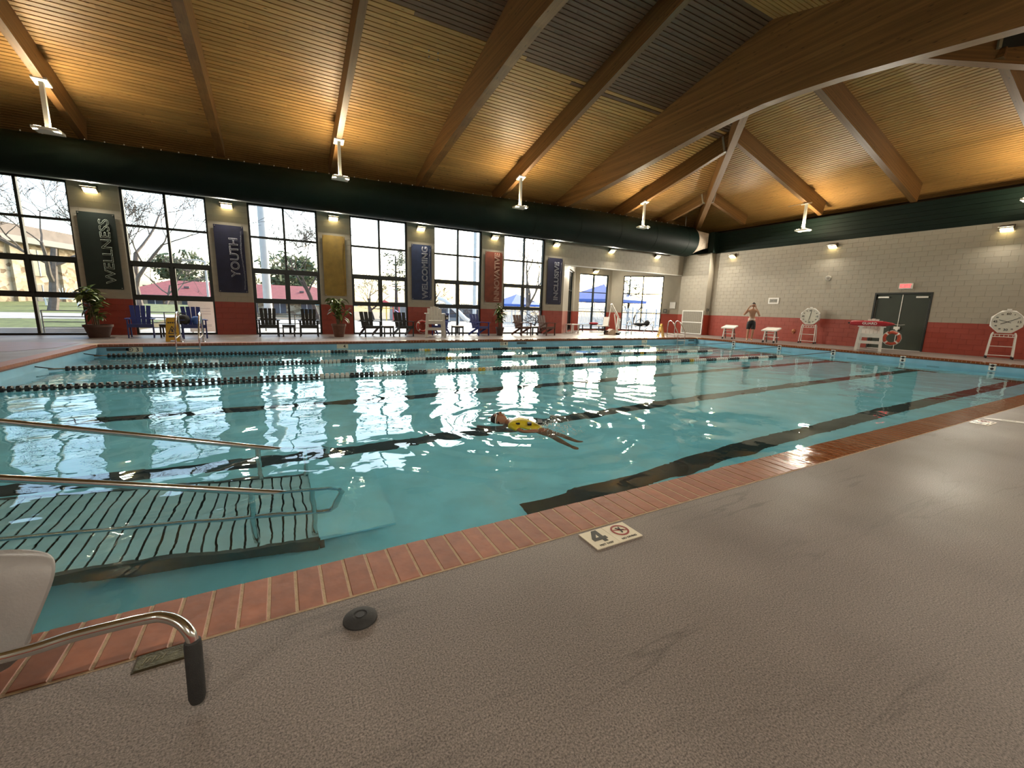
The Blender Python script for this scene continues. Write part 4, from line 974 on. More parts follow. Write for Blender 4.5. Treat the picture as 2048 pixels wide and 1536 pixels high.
MB().bar((-1.1,.2,.25), (-.5,.2,.18), .3, .03).build('foot_rest', m_black, lf_); MB().bar((-.62,.22,.0), (-.62,.22,.42), .05, .05, (0,1,0)).build('seat_post', m_black, lf_)

def bench(label, loc, rz, L=1.35, h=.38, dpt=.40):
    t = thing('bench', label, 'bench', loc, rz)
    for k in range(4): MB().bb((-L/2,-dpt/2+k*dpt/4+.006,h-.03), (L/2,-dpt/2+(k+1)*dpt/4-.006,h)).build('slat', m_black, t)
    for x in (-L/2+.03, L/2-.03):
        for y in (-dpt/2+.03, dpt/2-.03): MB().bb((x-.022,y-.022,0), (x+.022,y+.022,h-.03)).build('leg', m_black, t)
    return t
bench('black slatted bench under the angled bay window holding a black bag', (19.62,19.20,0), -PI/4, 1.5)
bench('black slatted bench under the back window of the bay', (16.6,20.3,0), 0, 1.6)
blob_bag('duffel_bag', 'slumped black duffel bag on the bench in the bay', 'bag', (19.55,19.22,.38), (.40,.18,.09), m_bagb, -.8, 9)
blob_bag('dark_backpack', 'black backpack propped on the bay bench', 'bag', (19.88,18.95,.38), (.18,.16,.16), m_bagb, -.3, 12)
blob_bag('red_towel', 'folded red towel on the back bench of the bay', 'towel', (16.75,20.25,.38), (.35,.16,.07), mat('towel_red', (.35,.03,.04), .8, var=.2, vscale=12), 0, 14, False)
wt = thing('white_stool_table', 'small white table by the left side of the bay', 'table', (13.75,18.35,0), .3)
MB().bb((-.36,-.22,.44), (.36,.22,.48)).build('table_top', m_white, wt)
for x in (-.3,.3):
    for y in (-.17,.17): MB().bb((x-.025,y-.025,0), (x+.025,y+.025,.44)).build('leg', m_white, wt)

# ------------------------------------------------------------------ starting blocks, pace clocks
def start_block(label, loc, rz):
    t = thing('starting_block', label, 'starting block', loc, rz, group='white starting blocks'); Rt = Matrix.Rotation(math.radians(9), 3, 'X')
    MB().box((0,0,.60), (.60,.74,.055), Rt).build('platform', m_white, t); MB().box((0,.33,.675), (.54,.05,.03), Rt).build('toe_ridge', m_offwhite, t)
    for s in (-1,1):
        lg = MB().bar((s*.22,-.20,.03), (s*.20,-.12,.58), .05, .05, (0,1,0)).build('leg', m_white, t); MB().bar((s*.225,-.21,.0), (s*.22,-.20,.09), .065, .065, (0,1,0)).build('foot', m_black, lg)
        MB().bar((s*.22,.24,0), (s*.20,.02,.58), .04, .05, (0,1,0)).build('leg', mat('block_leg_dark', (.12,.10,.09), .5), t)
    MB().bar((-.23,.30,.24), (.23,.30,.24), .16, .03).build('step', m_white, t)
    for s in (-1,1): MB().bar((s*.21,.30,.24), (s*.21,-.16,.26), .03, .03).build('step_arm', m_white, t)
    MB().bar((-.20,-.13,.42), (.20,-.13,.42), .025, .025).build('grab_bar', m_white, t)
    return t
start_block('white starting block nearest the corner, left of the standing man', (20.05,13.55,0), math.radians(-72))
start_block('white starting block right of the standing man', (19.78,11.30,0), math.radians(-78))
m_face = mat('clock_face', (.66,.66,.58), .35, var=.04, vscale=10)
def pace_clock(label, loc, rz, hands, sunny=False):
    t = thing('pace_clock', label, 'clock', loc, rz, group='octagonal pace clocks on white stands'); zc2 = 1.24; r = .40
    octo = lambda q, y: [Vector((q*math.cos(PI/8+PI*i/4), y, zc2+q*math.sin(PI/8+PI*i/4))) for i in range(8)]
    MB().loft([octo(r,-.02), octo(r*1.0,-.10), octo(r*.90,-.125)]).build('case', m_white, t)
    fc = MB().cyl((0,-.128,zc2), (0,-.120,zc2), r*.86, n=36).build('dial', m_face, t)
    MB().tube(arc((0,-.122,zc2), .36, 0, 360-15, 23, 'xz'), .012, 6, closed=True).build('bezel', m_white, t, smooth=True)
    for k in range(12):
        a = math.radians(90-30*k); s5 = (60 if k == 0 else 5*k); big = k % 3 == 0; rr = .265 if big else .275
        text('numeral', str(s5), .105 if big else .055, m_black, fc, frame((rr*math.cos(a),-.131,zc2+rr*math.sin(a)), (1,0,0), (0,0,1)), bold=.002, extrude=.001)
    for (a, L, col) in hands:
        a = math.radians(90-a); u_ = Vector((math.cos(a),0,math.sin(a))); MB().bar(Vector((0,-.138,zc2))-u_*L*.45, Vector((0,-.138,zc2))+u_*L, .004, .016, (u_.z,0,-u_.x)).build('hand', col, t)
    MB().bb((-.05,-.09,zc2+.385), (.05,-.03,zc2+.43)).build('handle', m_white, t)
    for s in (-1,1):
        MB().tube([(s*.30,-.17,.06), (s*.27,-.12,.80), (s*.25,-.08,.87), (s*.25,.04,.87), (s*.27,.08,.80), (s*.30,.14,.06)], .018, 8).build('leg_loop', m_white, t, smooth=True)
        for y in (-.17,.14): MB().cyl((s*.30-.018,y,.045), (s*.30+.018,y,.045), .045, n=14).build('caster', m_black, t)
    for z, y in ((.82,-.10), (.74,-.11), (.42,-.14), (.10,.13)): MB().tube([(-.28,y,z), (.28,y,z)], .012, 8).build('crossbar', m_white, t)
    for k in range(5): MB().tube([(-.2+k*.1,-.105,.74), (-.2+k*.1,-.10,.82)], .008, 6).build('basket_bar', m_white, t)
    return t
m_hred = mat('clock_hand_dark', (.03,.03,.03), .5)
pace_clock('octagonal pace clock on a white stand left of the lifeguard chair', (21.5,10.58,0), math.radians(-78), [(8,.24,m_hred), (190,.20,m_hred)])
pace_clock('octagonal pace clock on a white stand at the right edge', (21.42,4.52,0), math.radians(-72), [(-72,.20,m_hred), (62,.25,m_hred), (242,.16,m_hred)])

# ------------------------------------------------------------------ lane ropes
m_fb = mat('float_black', (.012,.016,.018), .35, var=.2, vscale=30); m_fw = mat('float_white', (.66,.65,.60), .4, var=.06, vscale=30); m_fy = mat('float_yellow', (.55,.36,.03), .4, var=.1, vscale=30)
def lane_rope(label, p0, p1, x_end, x_alt, yel):
    t = thing('lane_rope', label, 'lane rope', (p0[0],p0[1],WL+.035), math.atan2(p1[1]-p0[1], p1[0]-p0[0]), group='floating lane ropes')
    L = math.hypot(p1[0]-p0[0], p1[1]-p0[1]); parts_ = {'b': MB(), 'w': MB(), 'y': MB()}; x = .45; pitch = .092
    while p0[0]+x < x_end:
        wx = p0[0]+x; k = 'b'
        if wx > x_alt: k = 'w' if int((wx-x_alt)/.52) % 2 == 0 else 'b'
        if any(abs(wx-q) < .1 for q in yel): k = 'y'
        r = .056 if wx < x_alt else .052; ln = .028 if wx < x_alt else .038; mb = parts_[k]
        rings = [[Vector((x+dx, q*math.cos(2*PI*i/10), q*math.sin(2*PI*i/10))) for i in range(10)] for dx, q in ((-ln,r*.55), (-ln*.7,r), (ln*.7,r), (ln,r*.55))]
        mb.loft(rings); x += pitch
    MB().tube([(.0,0,.06), (.3,0,0), (L*.5,0,-.01), (x,0,0), (L,0,.10)], .012, 6).build('cable', m_fb, t)
    for k, mm, nm in (('b',m_fb,'black_floats'), ('w',m_fw,'white_floats'), ('y',m_fy,'yellow_floats')):
        if parts_[k].v: tag(parts_[k].build(nm, mm, t, smooth=True, angle=30), kind='stuff')
    MB().cyl((.18,0,0), (.42,0,0), .018, n=8).build('tensioner', m_steel, t)
    return t
lane_rope('lane rope farthest from the viewer, near the window side', (XL,13.5), (XP,12.4), 13.6, .7, (4.1,))
lane_rope('middle of the three floating lane ropes', (XL,11.2), (XP,10.3), 14.6, .75, (4.0,11.0))
lane_rope('lane rope nearest to the swimmer', (XL,8.95), (XP,8.25), 15.5, .6, (4.0,10.9))

# ------------------------------------------------------------------ pool wall fittings and depth markers
for i, y in enumerate((12.35,10.25,8.22,6.12,4.02)):
    t = thing('rope_anchor', ['first','second','third','fourth','fifth'][i]+' white lane rope anchor cup on the end pool wall counted from the far corner', 'anchor', (XP,y,-.115), 0, group='rope anchor cups')
    MB().box((-.006,0,0), (.012,.15,.20)).build('plate', m_white, t)
    for z in (.045,-.05): MB().lathe([(.038,0), (.038,.008), (.0001,.008)], 12, (-.012,0,z), Matrix.Rotation(-PI/2,3,'Y')).build('cup', m_black, t)
m_tile = mat('marker_tile', (.70,.64,.50), .35, var=.05, vscale=10); m_ink = mat('marker_black', (.012,.014,.012), .4); m_inkr = mat('marker_red', (.24,.012,.012), .4)
def no_dive(parent, o, x, y, r, ink=m_inkr):
    c = Vector(o); x = Vector(x); y = Vector(y); z = x.cross(y)
    rg_ = MB(); n = 28; outer = [c+(x*math.cos(2*PI*i/n)+y*math.sin(2*PI*i/n))*r for i in range(n)]; inner = [c+(x*math.cos(2*PI*i/n)+y*math.sin(2*PI*i/n))*r*.80 for i in range(n)]
    rg_.loft([inner, outer, [p+z*.002 for p in outer], [p+z*.002 for p in inner]], closed=True); rg_.build('no_diving_ring', ink, parent)
    MB().bar(c-(x*.72-y*.25)*r*.98, c+(x*.72-y*.25)*r*.98, r*.10, .004, z).build('no_diving_slash', ink, parent)
    fg = MB(); q = lambda a, b_: c+x*a*r+y*b_*r+z*.002
    fg.bar(q(-.05,-.5), q(.08,.05), r*.13, .003, z); fg.bar(q(.08,.05), q(-.28,.45), r*.12, .003, z); fg.bar(q(.08,.05), q(.25,.55), r*.10, .003, z); fg.bar(q(.1,0), q(.45,-.12), r*.09, .003, z); fg.build('diver_figure', m_ink, parent)
def deck_marker(label, loc, rz=0):
    t = thing('depth_marker', label, 'depth marker', loc, rz)
    MB().bb((-.158,-.080,-.002), (-.001,.080,.005)).build('tile', m_tile, t); t2 = MB().bb((.001,-.080,-.002), (.158,.080,.005)).build('tile', m_tile, t)
    q4 = lambda pts, dz: MB().prism([(-.079+a_*.052, .018+b_*.056, .0051) for a_, b_ in pts], (0,0,.0006+dz))
    q4([(.12,-1),(.62,-1),(.62,1),(.12,1)], 0).build('numeral', m_ink, t); q4([(-.85,-.62),(.90,-.62),(.90,-.16),(-.85,-.16)], .0003).build('numeral_bar', m_ink, t); q4([(-.85,-.16),(-.30,-.16),(.25,.55),(.25,1),(.0,1)], .0005).build('numeral_diagonal', m_ink, t)
    text('caption', 'FEET DEEP', .020, m_ink, t, frame((-.078,-.060,.0056), (1,0,0), (0,1,0)), extrude=.0005, bold=.0003)
    no_dive(t2, (.080,.016,.005), (1,0,0), (0,1,0), .052)
    text('caption', 'NO DIVING', .020, m_ink, t2, frame((.080,-.060,.0056), (1,0,0), (0,1,0)), extrude=.0005, bold=.0004)
    return t
deck_marker('cream floor tiles reading 4 FEET DEEP and NO DIVING in the foreground', (1.514,1.575,0))
deck_marker('worn cream depth marker tiles far along the coping at right', (7.45,1.57,0), -.02)
ov = thing('oval_plate', 'white oval floor plate at the right edge of the deck', 'plate', (7.92,1.42,0), -1.05)
MB().loft([[Vector((.26*math.cos(2*PI*i/28), .055*math.sin(2*PI*i/28), z)) for i in range(28)] for z in (0,.006)]).build('plate', m_white, ov); MB().bb((-.1,-.008,.005), (.02,.008,.008)).build('slot', m_slat, ov)
def wall_marker(label, x, num, nd=True, sz=.14):
    t = thing('depth_marker', label, 'depth marker', (x,YF-.003,-.145))
    MB().bb((-.17,-.002,-.075), (.17,.003,.075)).build('tile', m_tile, t)
    text('numeral', num, sz, m_ink, t, frame((.06,-.003,-.005), (1,0,0), (0,0,1)), extrude=.0005, bold=.003)
    if nd: no_dive(t, (-.085,-.003,0), (1,0,0), (0,0,1), .058, m_ink)
    return t
wall_marker('wall tile marked 3 with a no diving sign near the left ladder', -3.42, '3')
wall_marker('wall tile marked 4 on the far pool wall below the yellow banner', 1.70, '4', False)
wall_marker('wall tile marked 4 on the far pool wall below the orange banner', 7.56, '4')
wall_marker('small depth tile on the far pool wall near the bay', 15.05, '4', False, .10)
for nm, x in (('left', -4.0+.25), ('middle', 8.35), ('right', 18.35)):
    t = thing('skimmer_slot', 'dark skimmer opening on the far pool wall, %s one' % nm, 'skimmer', (x,YF-.003,-.135)); MB().bb((-.22,-.002,-.04), (.22,.004,.04)).build('opening', m_spatile, t)
    fr2 = MB(); fr2.bb((-.24,-.005,.04), (.24,.003,.055)); fr2.bb((-.24,-.005,-.055), (.24,.003,-.04)); fr2.build('rim', m_poolband, t)

# ------------------------------------------------------------------ foreground: ramp with rails, lift seat, floor plates
rp = thing('entry_ramp', 'submerged slatted entry ramp with stainless handrails at lower left', 'ramp', (0,0,0))
m_rslat = mat('ramp_slat_pale', (.46,.70,.74), .5, var=.06, vscale=10); m_rdark = mat('ramp_frame_dark', (.05,.07,.065), .5, var=.2, vscale=10)
ya, yb = 3.44, 4.62
xs0, xs1 = -3.4, .16; rz_ = lambda x: -1.12 + max(0, (.16-x))*.165
k = 0; x = xs1-.035
sl_me = MB().box((0,0,0), (.072,yb-ya,.025)); first = None
while x > xs0:
    loc_ = (x,(ya+yb)/2,rz_(x)-.012); rot_ = (0, math.atan(.165), 0)
    if first is None: o = sl_me.build('slat', m_rslat, rp, loc_, rot=rot_); first = o.data
    else: link('slat', first, rp, loc_, rot_)
    x -= .086
for y in (ya-.02, yb+.02): MB().bar((xs0,y,rz_(xs0)-.06), (xs1,y,rz_(xs1)-.06), .04, .14).build('side_beam', m_rdark, rp)
MB().bar((xs0,(ya+yb)/2,rz_(xs0)-.05), (xs1,(ya+yb)/2,rz_(xs1)-.05), yb-ya, .008).build('under_panel', m_rdark, rp)
MB().bb((.165,ya-.02,-1.135), (.78,yb+.02,-1.10)).build('landing', m_plaster, rp)
lb2 = MB(); lb2.bb((.165,ya-.02,-1.26), (.20,yb+.02,-1.135)); lb2.bb((.55,ya+.10,-1.26), (.58,yb-.10,-1.135)); lb2.build('landing_feet', m_rdark, rp)
def ramp_rail(y, loop):
    zr2 = lambda x: -.23-.262*(x+.15)
    if loop:
        pts = [(-3.2,y,zr2(-3.2)), (-1,y,zr2(-1)), (.26,y,zr2(.26)), (.34,y,zr2(.34)-.03), (.36,y,zr2(.36)-.09), (.30,y,zr2(.30)-.36), (.26,y,zr2(.26)-.42), (.18,y,zr2(.18)-.44), (-1,y,zr2(-1)-.44), (-3.2,y,zr2(-3.2)-.44)]
    else: pts = [(-3.2,y,zr2(-3.2)), (-1,y,zr2(-1)), (.30,y,zr2(.30)), (.36,y,zr2(.36)-.06), (.34,y,zr2(.34)-.2)]
    MB().tube(pts, .024, 12).build('handrail', m_steel, rp, smooth=True)
    for px in (-3.1,-.27,.14): MB().cyl((px,y,zr2(px)), (px,y,rz_(px)-.08), .022, n=10).build('post', m_steel, rp, smooth=True)
ramp_rail(3.50, True); ramp_rail(4.61, False)

ls = thing('lift_seat', 'grey moulded lift seat edge with a chrome arm bar at lower left', 'pool lift', (0,0,0))
m_seatg = mat('seat_grey_plastic', (.24,.225,.22), .5, var=.1, vscale=8, bump=.15, bscale=120)
prof = [(-.640,1.640,.455), (-.615,1.600,.435), (-.615,1.575,.395), (-.640,1.560,.33), (-.675,1.545,.24), (-.715,1.53,.14)]
sm = MB(); rows = []
for (x, y, z) in prof:
    rows.append([Vector((x,y,z)), Vector((x-.06,y+.012,z+.018)), Vector((x-.22,y+.02,z+.03)), Vector((x-.40,y+.02,z+.035)), Vector((x-.40,y+.07,z+.035)), Vector((x-.22,y+.07,z+.03)), Vector((x-.05,y+.06,z+.015)), Vector((x-.008,y+.03,z))])
sm.loft(rows); so = sm.build('seat_shell', m_seatg, ls, smooth=True, angle=70)
md = so.modifiers.new('Subdivision', 'SUBSURF'); md.levels = 2; md.render_levels = 2
bp_ = [(-1.05,1.49,.262), (-.68,1.466,.268), (-.555,1.474,.272), (-.40,1.464,.276), (-.352,1.447,.274), (-.315,1.420,.262), (-.292,1.396,.240), (-.284,1.386,.215)]
MB().tube(smooth_path(bp_), .0155, 14).build('arm_bar', m_steel, ls, smooth=True)
gp = MB(); top = Vector((-.2845,1.387,.222)); zs_ = [0,-.006,-.02,-.19,-.207,-.212]; rr_ = [.012,.0205,.0225,.0225,.018,.006]
gp.loft([[top+Vector((r*math.cos(2*PI*i/16)+.02*z, r*math.sin(2*PI*i/16)+.02*z, z)) for i in range(16)] for z, r in zip(zs_, rr_)]); gp.build('foam_grip', m_rubber, ls, smooth=True)
MB().tube(arc((-.722,1.60,.225), .026, -95, 95, 10, 'xz'), .006, 8).build('latch_ring', m_steel, ls, smooth=True)
MB().bb((-.712,1.585,.268), (-.690,1.60,.290)).build('hinge_pin', m_black, ls); MB().bar((-.95,1.55,.0), (-.95,1.55,.33), .08, .08, (0,1,0)).build('seat_post', m_black, ls)

bpz = thing('bronze_plate', 'small weathered bronze name plate set beside the coping bricks', 'plate', (-.425,1.645,0))
MB().bb((-.066,-.034,0), (.066,.034,.005)).build('plate', mat('bronze_verdigris', (.085,.080,.045), .5, .5, var=.4, vscale=40, bump=.3, bscale=120), bpz)
MB().bb((-.072,-.040,0), (.072,.040,.003)).build('bezel', mat('bronze_dark', (.06,.045,.025), .5, .6), bpz)
mk2 = MB()
for x, h_ in ((-.045,.026), (-.035,.018), (-.02,.026), (-.008,.016), (.006,.02)): mk2.bar((x-.004,-h_/2,.0055), (x+.004,h_/2,.0055), .003, .001)
mk2.build('relief_marks', mat('bronze_light', (.22,.20,.13), .45, .5), bpz)
cp_ = thing('deck_cap', 'black rubber anchor cap on the deck in the foreground', 'cap', (.203,1.535,0))
MB().lathe([(.0001,0), (.064,0), (.063,.006), (.048,.016), (.026,.020), (.024,.018), (.0001,.018)], 32).build('cap_body', m_rubber, cp_, smooth=True); MB().lathe([(.017,.018), (.017,.0195), (.0001,.0195)], 20).build('cap_centre', m_black, cp_)
# ------------------------------------------------------------------ people
def skin_mesh(name, J, E_, material, parent=None, sub=2, root=0):
    """one continuous skinned figure: J = [(x,y,z,rx,ry)], E_ = edges"""
    me = bpy.data.meshes.new(name); me.from_pydata([j[:3] for j in J], E_, []); o = bpy.data.objects.new(name, me); COL.objects.link(o)
    o.modifiers.new('Skin', 'SKIN'); lay = me.skin_vertices[0].data
    for i, j in enumerate(J): lay[i].radius = (j[3], j[4] if len(j) > 4 else j[3]); lay[i].use_root = (i == root)
    s = o.modifiers.new('Sub', 'SUBSURF'); s.levels = sub; s.render_levels = sub
    dg_ = bpy.context.evaluated_depsgraph_get(); nm = bpy.data.meshes.new_from_object(o.evaluated_get(dg_)); bpy.data.objects.remove(o); nm.name = name
    nm.materials.clear(); nm.materials.append(material); nm.polygons.foreach_set('use_smooth', [True]*len(nm.polygons))
    return link(name, nm, parent)
m_skin = mat('skin_light', (.46,.255,.165), .5, var=.06, vscale=6); m_skin2 = mat('skin_tan', (.33,.15,.085), .5, var=.06, vscale=6); m_hair = mat('hair_dark', (.018,.012,.009), .6, var=.3, vscale=40, bump=.4, bscale=80)
m_short = mat('swim_shorts_black', (.010,.011,.013), .7, var=.2, vscale=10); m_yshirt = mat('rash_guard_yellow', (.62,.50,.02), .55, var=.1, vscale=8)
def hand(mb, wrist, d, side, L=.17):
    """palm and five bent fingers added to mb: d = pointing direction, side = thumb side"""
    d = Vector(d).normalized(); s = Vector(side); s = (s-d*s.dot(d)).normalized(); nrm = d.cross(s); w_ = Vector(wrist)
    mb.loft([mb.ring(w_, d, 8, (.028,.016), s), mb.ring(w_+d*L*.25, d, 8, (.038,.016), s), mb.ring(w_+d*L*.5, d, 8, (.040,.014), s)])
    for k, (off, ln) in enumerate(((-.030,.36), (-.010,.46), (.010,.50), (.030,.45))):
        b0 = w_+d*L*.45+s*off; b1 = b0+d*L*ln*.5+nrm*.006; b2 = b1+d*L*ln*.42+nrm*.022; mb.tube([b0,b1,b2], [.0092,.0088,.0075], 6)
    t0 = w_+d*L*.12+s*.026; mb.tube([t0, t0+d*L*.18+s*.026, t0+d*L*.40+s*.034+nrm*.008], [.011,.0105,.008], 6)

man = thing('person', 'man in black swim shorts standing by the end wall raising hands to his face', 'person', (19.63,12.19,0), math.radians(-56))
J = [(0,.01,.97,.135,.10), (0,.02,1.12,.125,.092), (0,.01,1.30,.150,.10), (0,0,1.43,.13,.085), (0,-.02,1.52,.055,.055), (0,-.045,1.58,.058,.06),
     (-.09,.01,.90,.098,.098), (-.095,-.02,.50,.058,.06), (-.10,.02,.10,.038,.042), (-.11,-.14,.03,.036,.022),
     (.09,.01,.90,.098,.098), (.10,-.05,.50,.058,.06), (.085,.02,.10,.038,.042), (.09,-.14,.03,.036,.022),
     (-.19,0,1.43,.062,.058), (-.36,-.10,1.22,.045,.045), (-.24,-.22,1.46,.034,.034), (-.155,-.17,1.60,.026,.024),
     (.19,0,1.43,.062,.058), (.29,-.10,1.19,.045,.045), (.20,-.22,1.42,.034,.034), (.105,-.185,1.57,.026,.024)]
E_ = [(0,1),(1,2),(2,3),(3,4),(4,5),(0,6),(6,7),(7,8),(8,9),(0,10),(10,11),(11,12),(12,13),(3,14),(14,15),(15,16),(16,17),(3,18),(18,19),(19,20),(20,21)]
body = skin_mesh('body', J, E_, m_skin, man)
def head(parent, c, Rm, sc, m_sk, hair_long=0.0):
    """head with brow, nose, mouth, ears, eyes and a cap of hair; local face direction is -y"""
    c = Vector(c); P = lambda x, y, z: c + Rm @ (Vector((x,y,z))*sc)
    h = MB(); n, k = 18, 14; rings = []
    for i in range(k+1):
        t = PI*i/k; z = -math.cos(t)*.118; q = max(.02, math.sin(t)); ring = []
        for j in range(n):
            a = 2*PI*j/n; x = q*.078*math.cos(a); y = q*.098*math.sin(a)
            if z < -.02: x *= 1-.28*min(1, (-.02-z)/.1); y = y*(1-.15*min(1, (-.02-z)/.1))-.010*min(1, (-.02-z)/.1)
            ring.append(P(x,y,z))
        rings.append(ring)
    h.loft(rings)
    h.add([P(-.013,-.092,-.032), P(.013,-.092,-.032), P(0,-.122,-.030), P(0,-.094,.018)], [(0,1,2),(0,2,3),(2,1,3)])
    for s in (-1,1): h.ball(P(s*.078,.008,-.008), (.010*sc,.020*sc,.030*sc), 8, 6)
    h.bar(P(-.024,-.088,-.062), P(.024,-.088,-.062), .012*sc, .010*sc); hd = h.build('head', m_sk, parent, smooth=True, angle=60)
    e = MB()
    for s in (-1,1): e.ball(P(s*.031,-.083,.008), .011*sc, 8, 6)
    e.build('eyes', m_black, hd); hr_ = MB(); rings = []
    for i in range(7, k+1):
        t = PI*i/k; z = -math.cos(t)*.126+.004; q = max(.02, math.sin(t))*1.09
        rings.append([P(q*.078*math.cos(2*PI*j/n), q*.099*math.sin(2*PI*j/n)+.016*(1 if i < 10 else .3), z-(.055+hair_long if (i < 9 and math.sin(2*PI*j/n) > -.2) else 0)) for j in range(n)])
    hr_.loft(rings); hr_.build('hair', m_hair, hd, smooth=True, angle=60)
    return hd
head(man, (0,-.06,1.685), Matrix.Rotation(.25,3,'X'), 1.0, m_skin)
hm = MB(); hand(hm, (-.155,-.17,1.60), (.55,.15,.55), (.3,-.8,.2), .155); hand(hm, (.105,-.185,1.57), (-.35,.05,.75), (-.5,-.7,.1), .155); hm.build('hands', m_skin, man, smooth=True)
sh = [(0,.012,1.02,.145,.112), (0,.012,.94,.150,.118), (-.09,.008,.82,.116,.118), (-.097,-.012,.60,.098,.10), (-.098,-.02,.55,.10,.10), (.09,.008,.82,.116,.118), (.098,-.032,.60,.098,.10), (.10,-.042,.55,.10,.10)]
skin_mesh('swim_shorts', sh, [(0,1),(1,2),(2,3),(3,4),(1,5),(5,6),(6,7)], m_short, man)
MB().loft([[Vector((.150*math.cos(2*PI*i/20), .012+.117*math.sin(2*PI*i/20), z)) for i in range(20)] for z in (1.015,1.055)], caps=False).build('waistband', m_white, man, smooth=True)

# swimmer floating on the back: local +x runs from the head towards the feet, z up, origin at the head on the water
sw = thing('person', 'young swimmer in a yellow shirt floating on the back in the pool', 'person', (2.37,4.60,WL), math.atan2(-.80,.62))
SJ = [(.62,0,-.085,.092,.068), (.48,0,-.035,.098,.072), (.32,0,.0,.112,.080), (.22,0,.015,.10,.072), (.13,0,.015,.042,.042), (.08,0,.02,.045,.045),
      (.69,.06,-.14,.060,.060), (.85,.08,-.27,.044,.045), (1.00,.09,-.38,.030,.032), (1.08,.10,-.37,.026,.020),
      (.69,-.06,-.14,.060,.060), (.84,-.07,-.29,.044,.045), (.98,-.08,-.42,.030,.032), (1.06,-.09,-.41,.026,.020),
      (.22,.14,.0,.048,.045), (.10,.26,-.05,.036,.036), (-.10,.24,-.06,.028,.028), (-.15,.22,-.06,.022,.018),
      (.24,-.14,.01,.048,.045), (.42,-.22,-.02,.036,.036), (.56,-.18,.015,.028,.028), (.60,-.16,.02,.022,.018)]
SE = [(0,1),(1,2),(2,3),(3,4),(4,5),(0,6),(6,7),(7,8),(8,9),(0,10),(10,11),(11,12),(12,13),(3,14),(14,15),(15,16),(16,17),(3,18),(18,19),(19,20),(20,21)]
skin_mesh('body', SJ, SE, m_skin2, sw)
Rh = Matrix(((0,0,-1),(1,0,0),(0,-1,0)))     # face (-y) up, crown (+z) towards -x
Rh = Matrix((Vector((0,1,0)), Vector((0,0,-1)), Vector((-1,0,0)))).transposed()
hd2 = head(sw, (0,0,.035), Rh, .92, m_skin2)
gg = MB(); gg.tube([(-.012+.0, .085*math.cos(math.radians(a)), .035+.098*math.sin(math.radians(a))) for a in range(-20,201,20)], .007, 6); gg.build('goggle_strap', m_white, hd2, smooth=True)
gl2 = MB()
for s in (-1,1): gl2.ball((-.010,s*.030,.122), (.018,.022,.014), 10, 6)
gl2.build('goggles', m_black, hd2, smooth=True)
shj = [(.58,0,-.060,.112,.090), (.46,0,-.018,.114,.088), (.32,0,.012,.128,.096), (.21,0,.016,.112,.084), (.15,0,.016,.058,.056), (.22,.13,.002,.062,.058), (.14,.23,-.035,.052,.052), (.24,-.13,.012,.062,.058), (.36,-.20,-.01,.050,.050)]
skin_mesh('rash_guard', shj, [(0,1),(1,2),(2,3),(3,4),(3,5),(5,6),(3,7),(7,8)], m_yshirt, sw)
bt = MB()
for (x, y, l_) in ((.36,.05,.06), (.44,-.07,.08), (.54,.02,.16), (.30,-.10,.05)): bt.box((x,y,.082-.25*abs(y)), (.05,l_,.022), Matrix.Rotation(.4,3,'Z'))
bt.build('black_markings', m_short, sw)
hs = MB(); hand(hs, (-.15,.22,-.06), (-1,-.1,0), (0,-1,0), .12); hand(hs, (.60,-.16,.02), (1,.1,.05), (0,1,0), .12); hs.build('hands', m_skin2, sw, smooth=True)
spl = MB(); rg = random.Random(4); m_foam = mat('splash_white', (.70,.76,.78), .2)
for k in range(320):
    a = rg.gauss(.70,.16); b2 = rg.gauss(.12,.12); r = rg.uniform(.002,.009); spl.ball((a,b2,rg.uniform(-.005,.07)*max(0,1-abs(a-.7)*3)), (r,r,r*.8), 5, 3)
tag(spl.build('splash_drops', m_foam, sw), kind='stuff')

def stone_material():
    """random field stone: cells with their own tone and recessed pale joints"""
    m = bpy.data.materials.new('pale_field_stone'); m.use_nodes = True; n = m.node_tree.nodes; l = m.node_tree.links; b = n['Principled BSDF']; b.inputs['Roughness'].default_value = .9
    tc = n.new('ShaderNodeTexCoord'); mp = n.new('ShaderNodeMapping'); mp.inputs['Scale'].default_value = (1,1,1.7); l.new(tc.outputs['Object'], mp.inputs['Vector'])
    v = n.new('ShaderNodeTexVoronoi'); v.inputs['Scale'].default_value = 2.3; l.new(mp.outputs['Vector'], v.inputs['Vector'])
    s = n.new('ShaderNodeSeparateColor'); l.new(v.outputs['Color'], s.inputs['Color']); r = n.new('ShaderNodeValToRGB'); l.new(s.outputs['Red'], r.inputs['Fac'])
    r.color_ramp.elements[0].color = (.16,.11,.065,1); r.color_ramp.elements[1].color = (.46,.39,.28,1); e = r.color_ramp.elements.new(.35); e.color = (.33,.25,.15,1)
    l.new(r.outputs['Color'], b.inputs['Base Color']); bp = n.new('ShaderNodeBump'); bp.inputs['Strength'].default_value = .6; bp.inputs['Distance'].default_value = .05; l.new(v.outputs['Distance'], bp.inputs['Height']); l.new(bp.outputs['Normal'], b.inputs['Normal'])
    return m
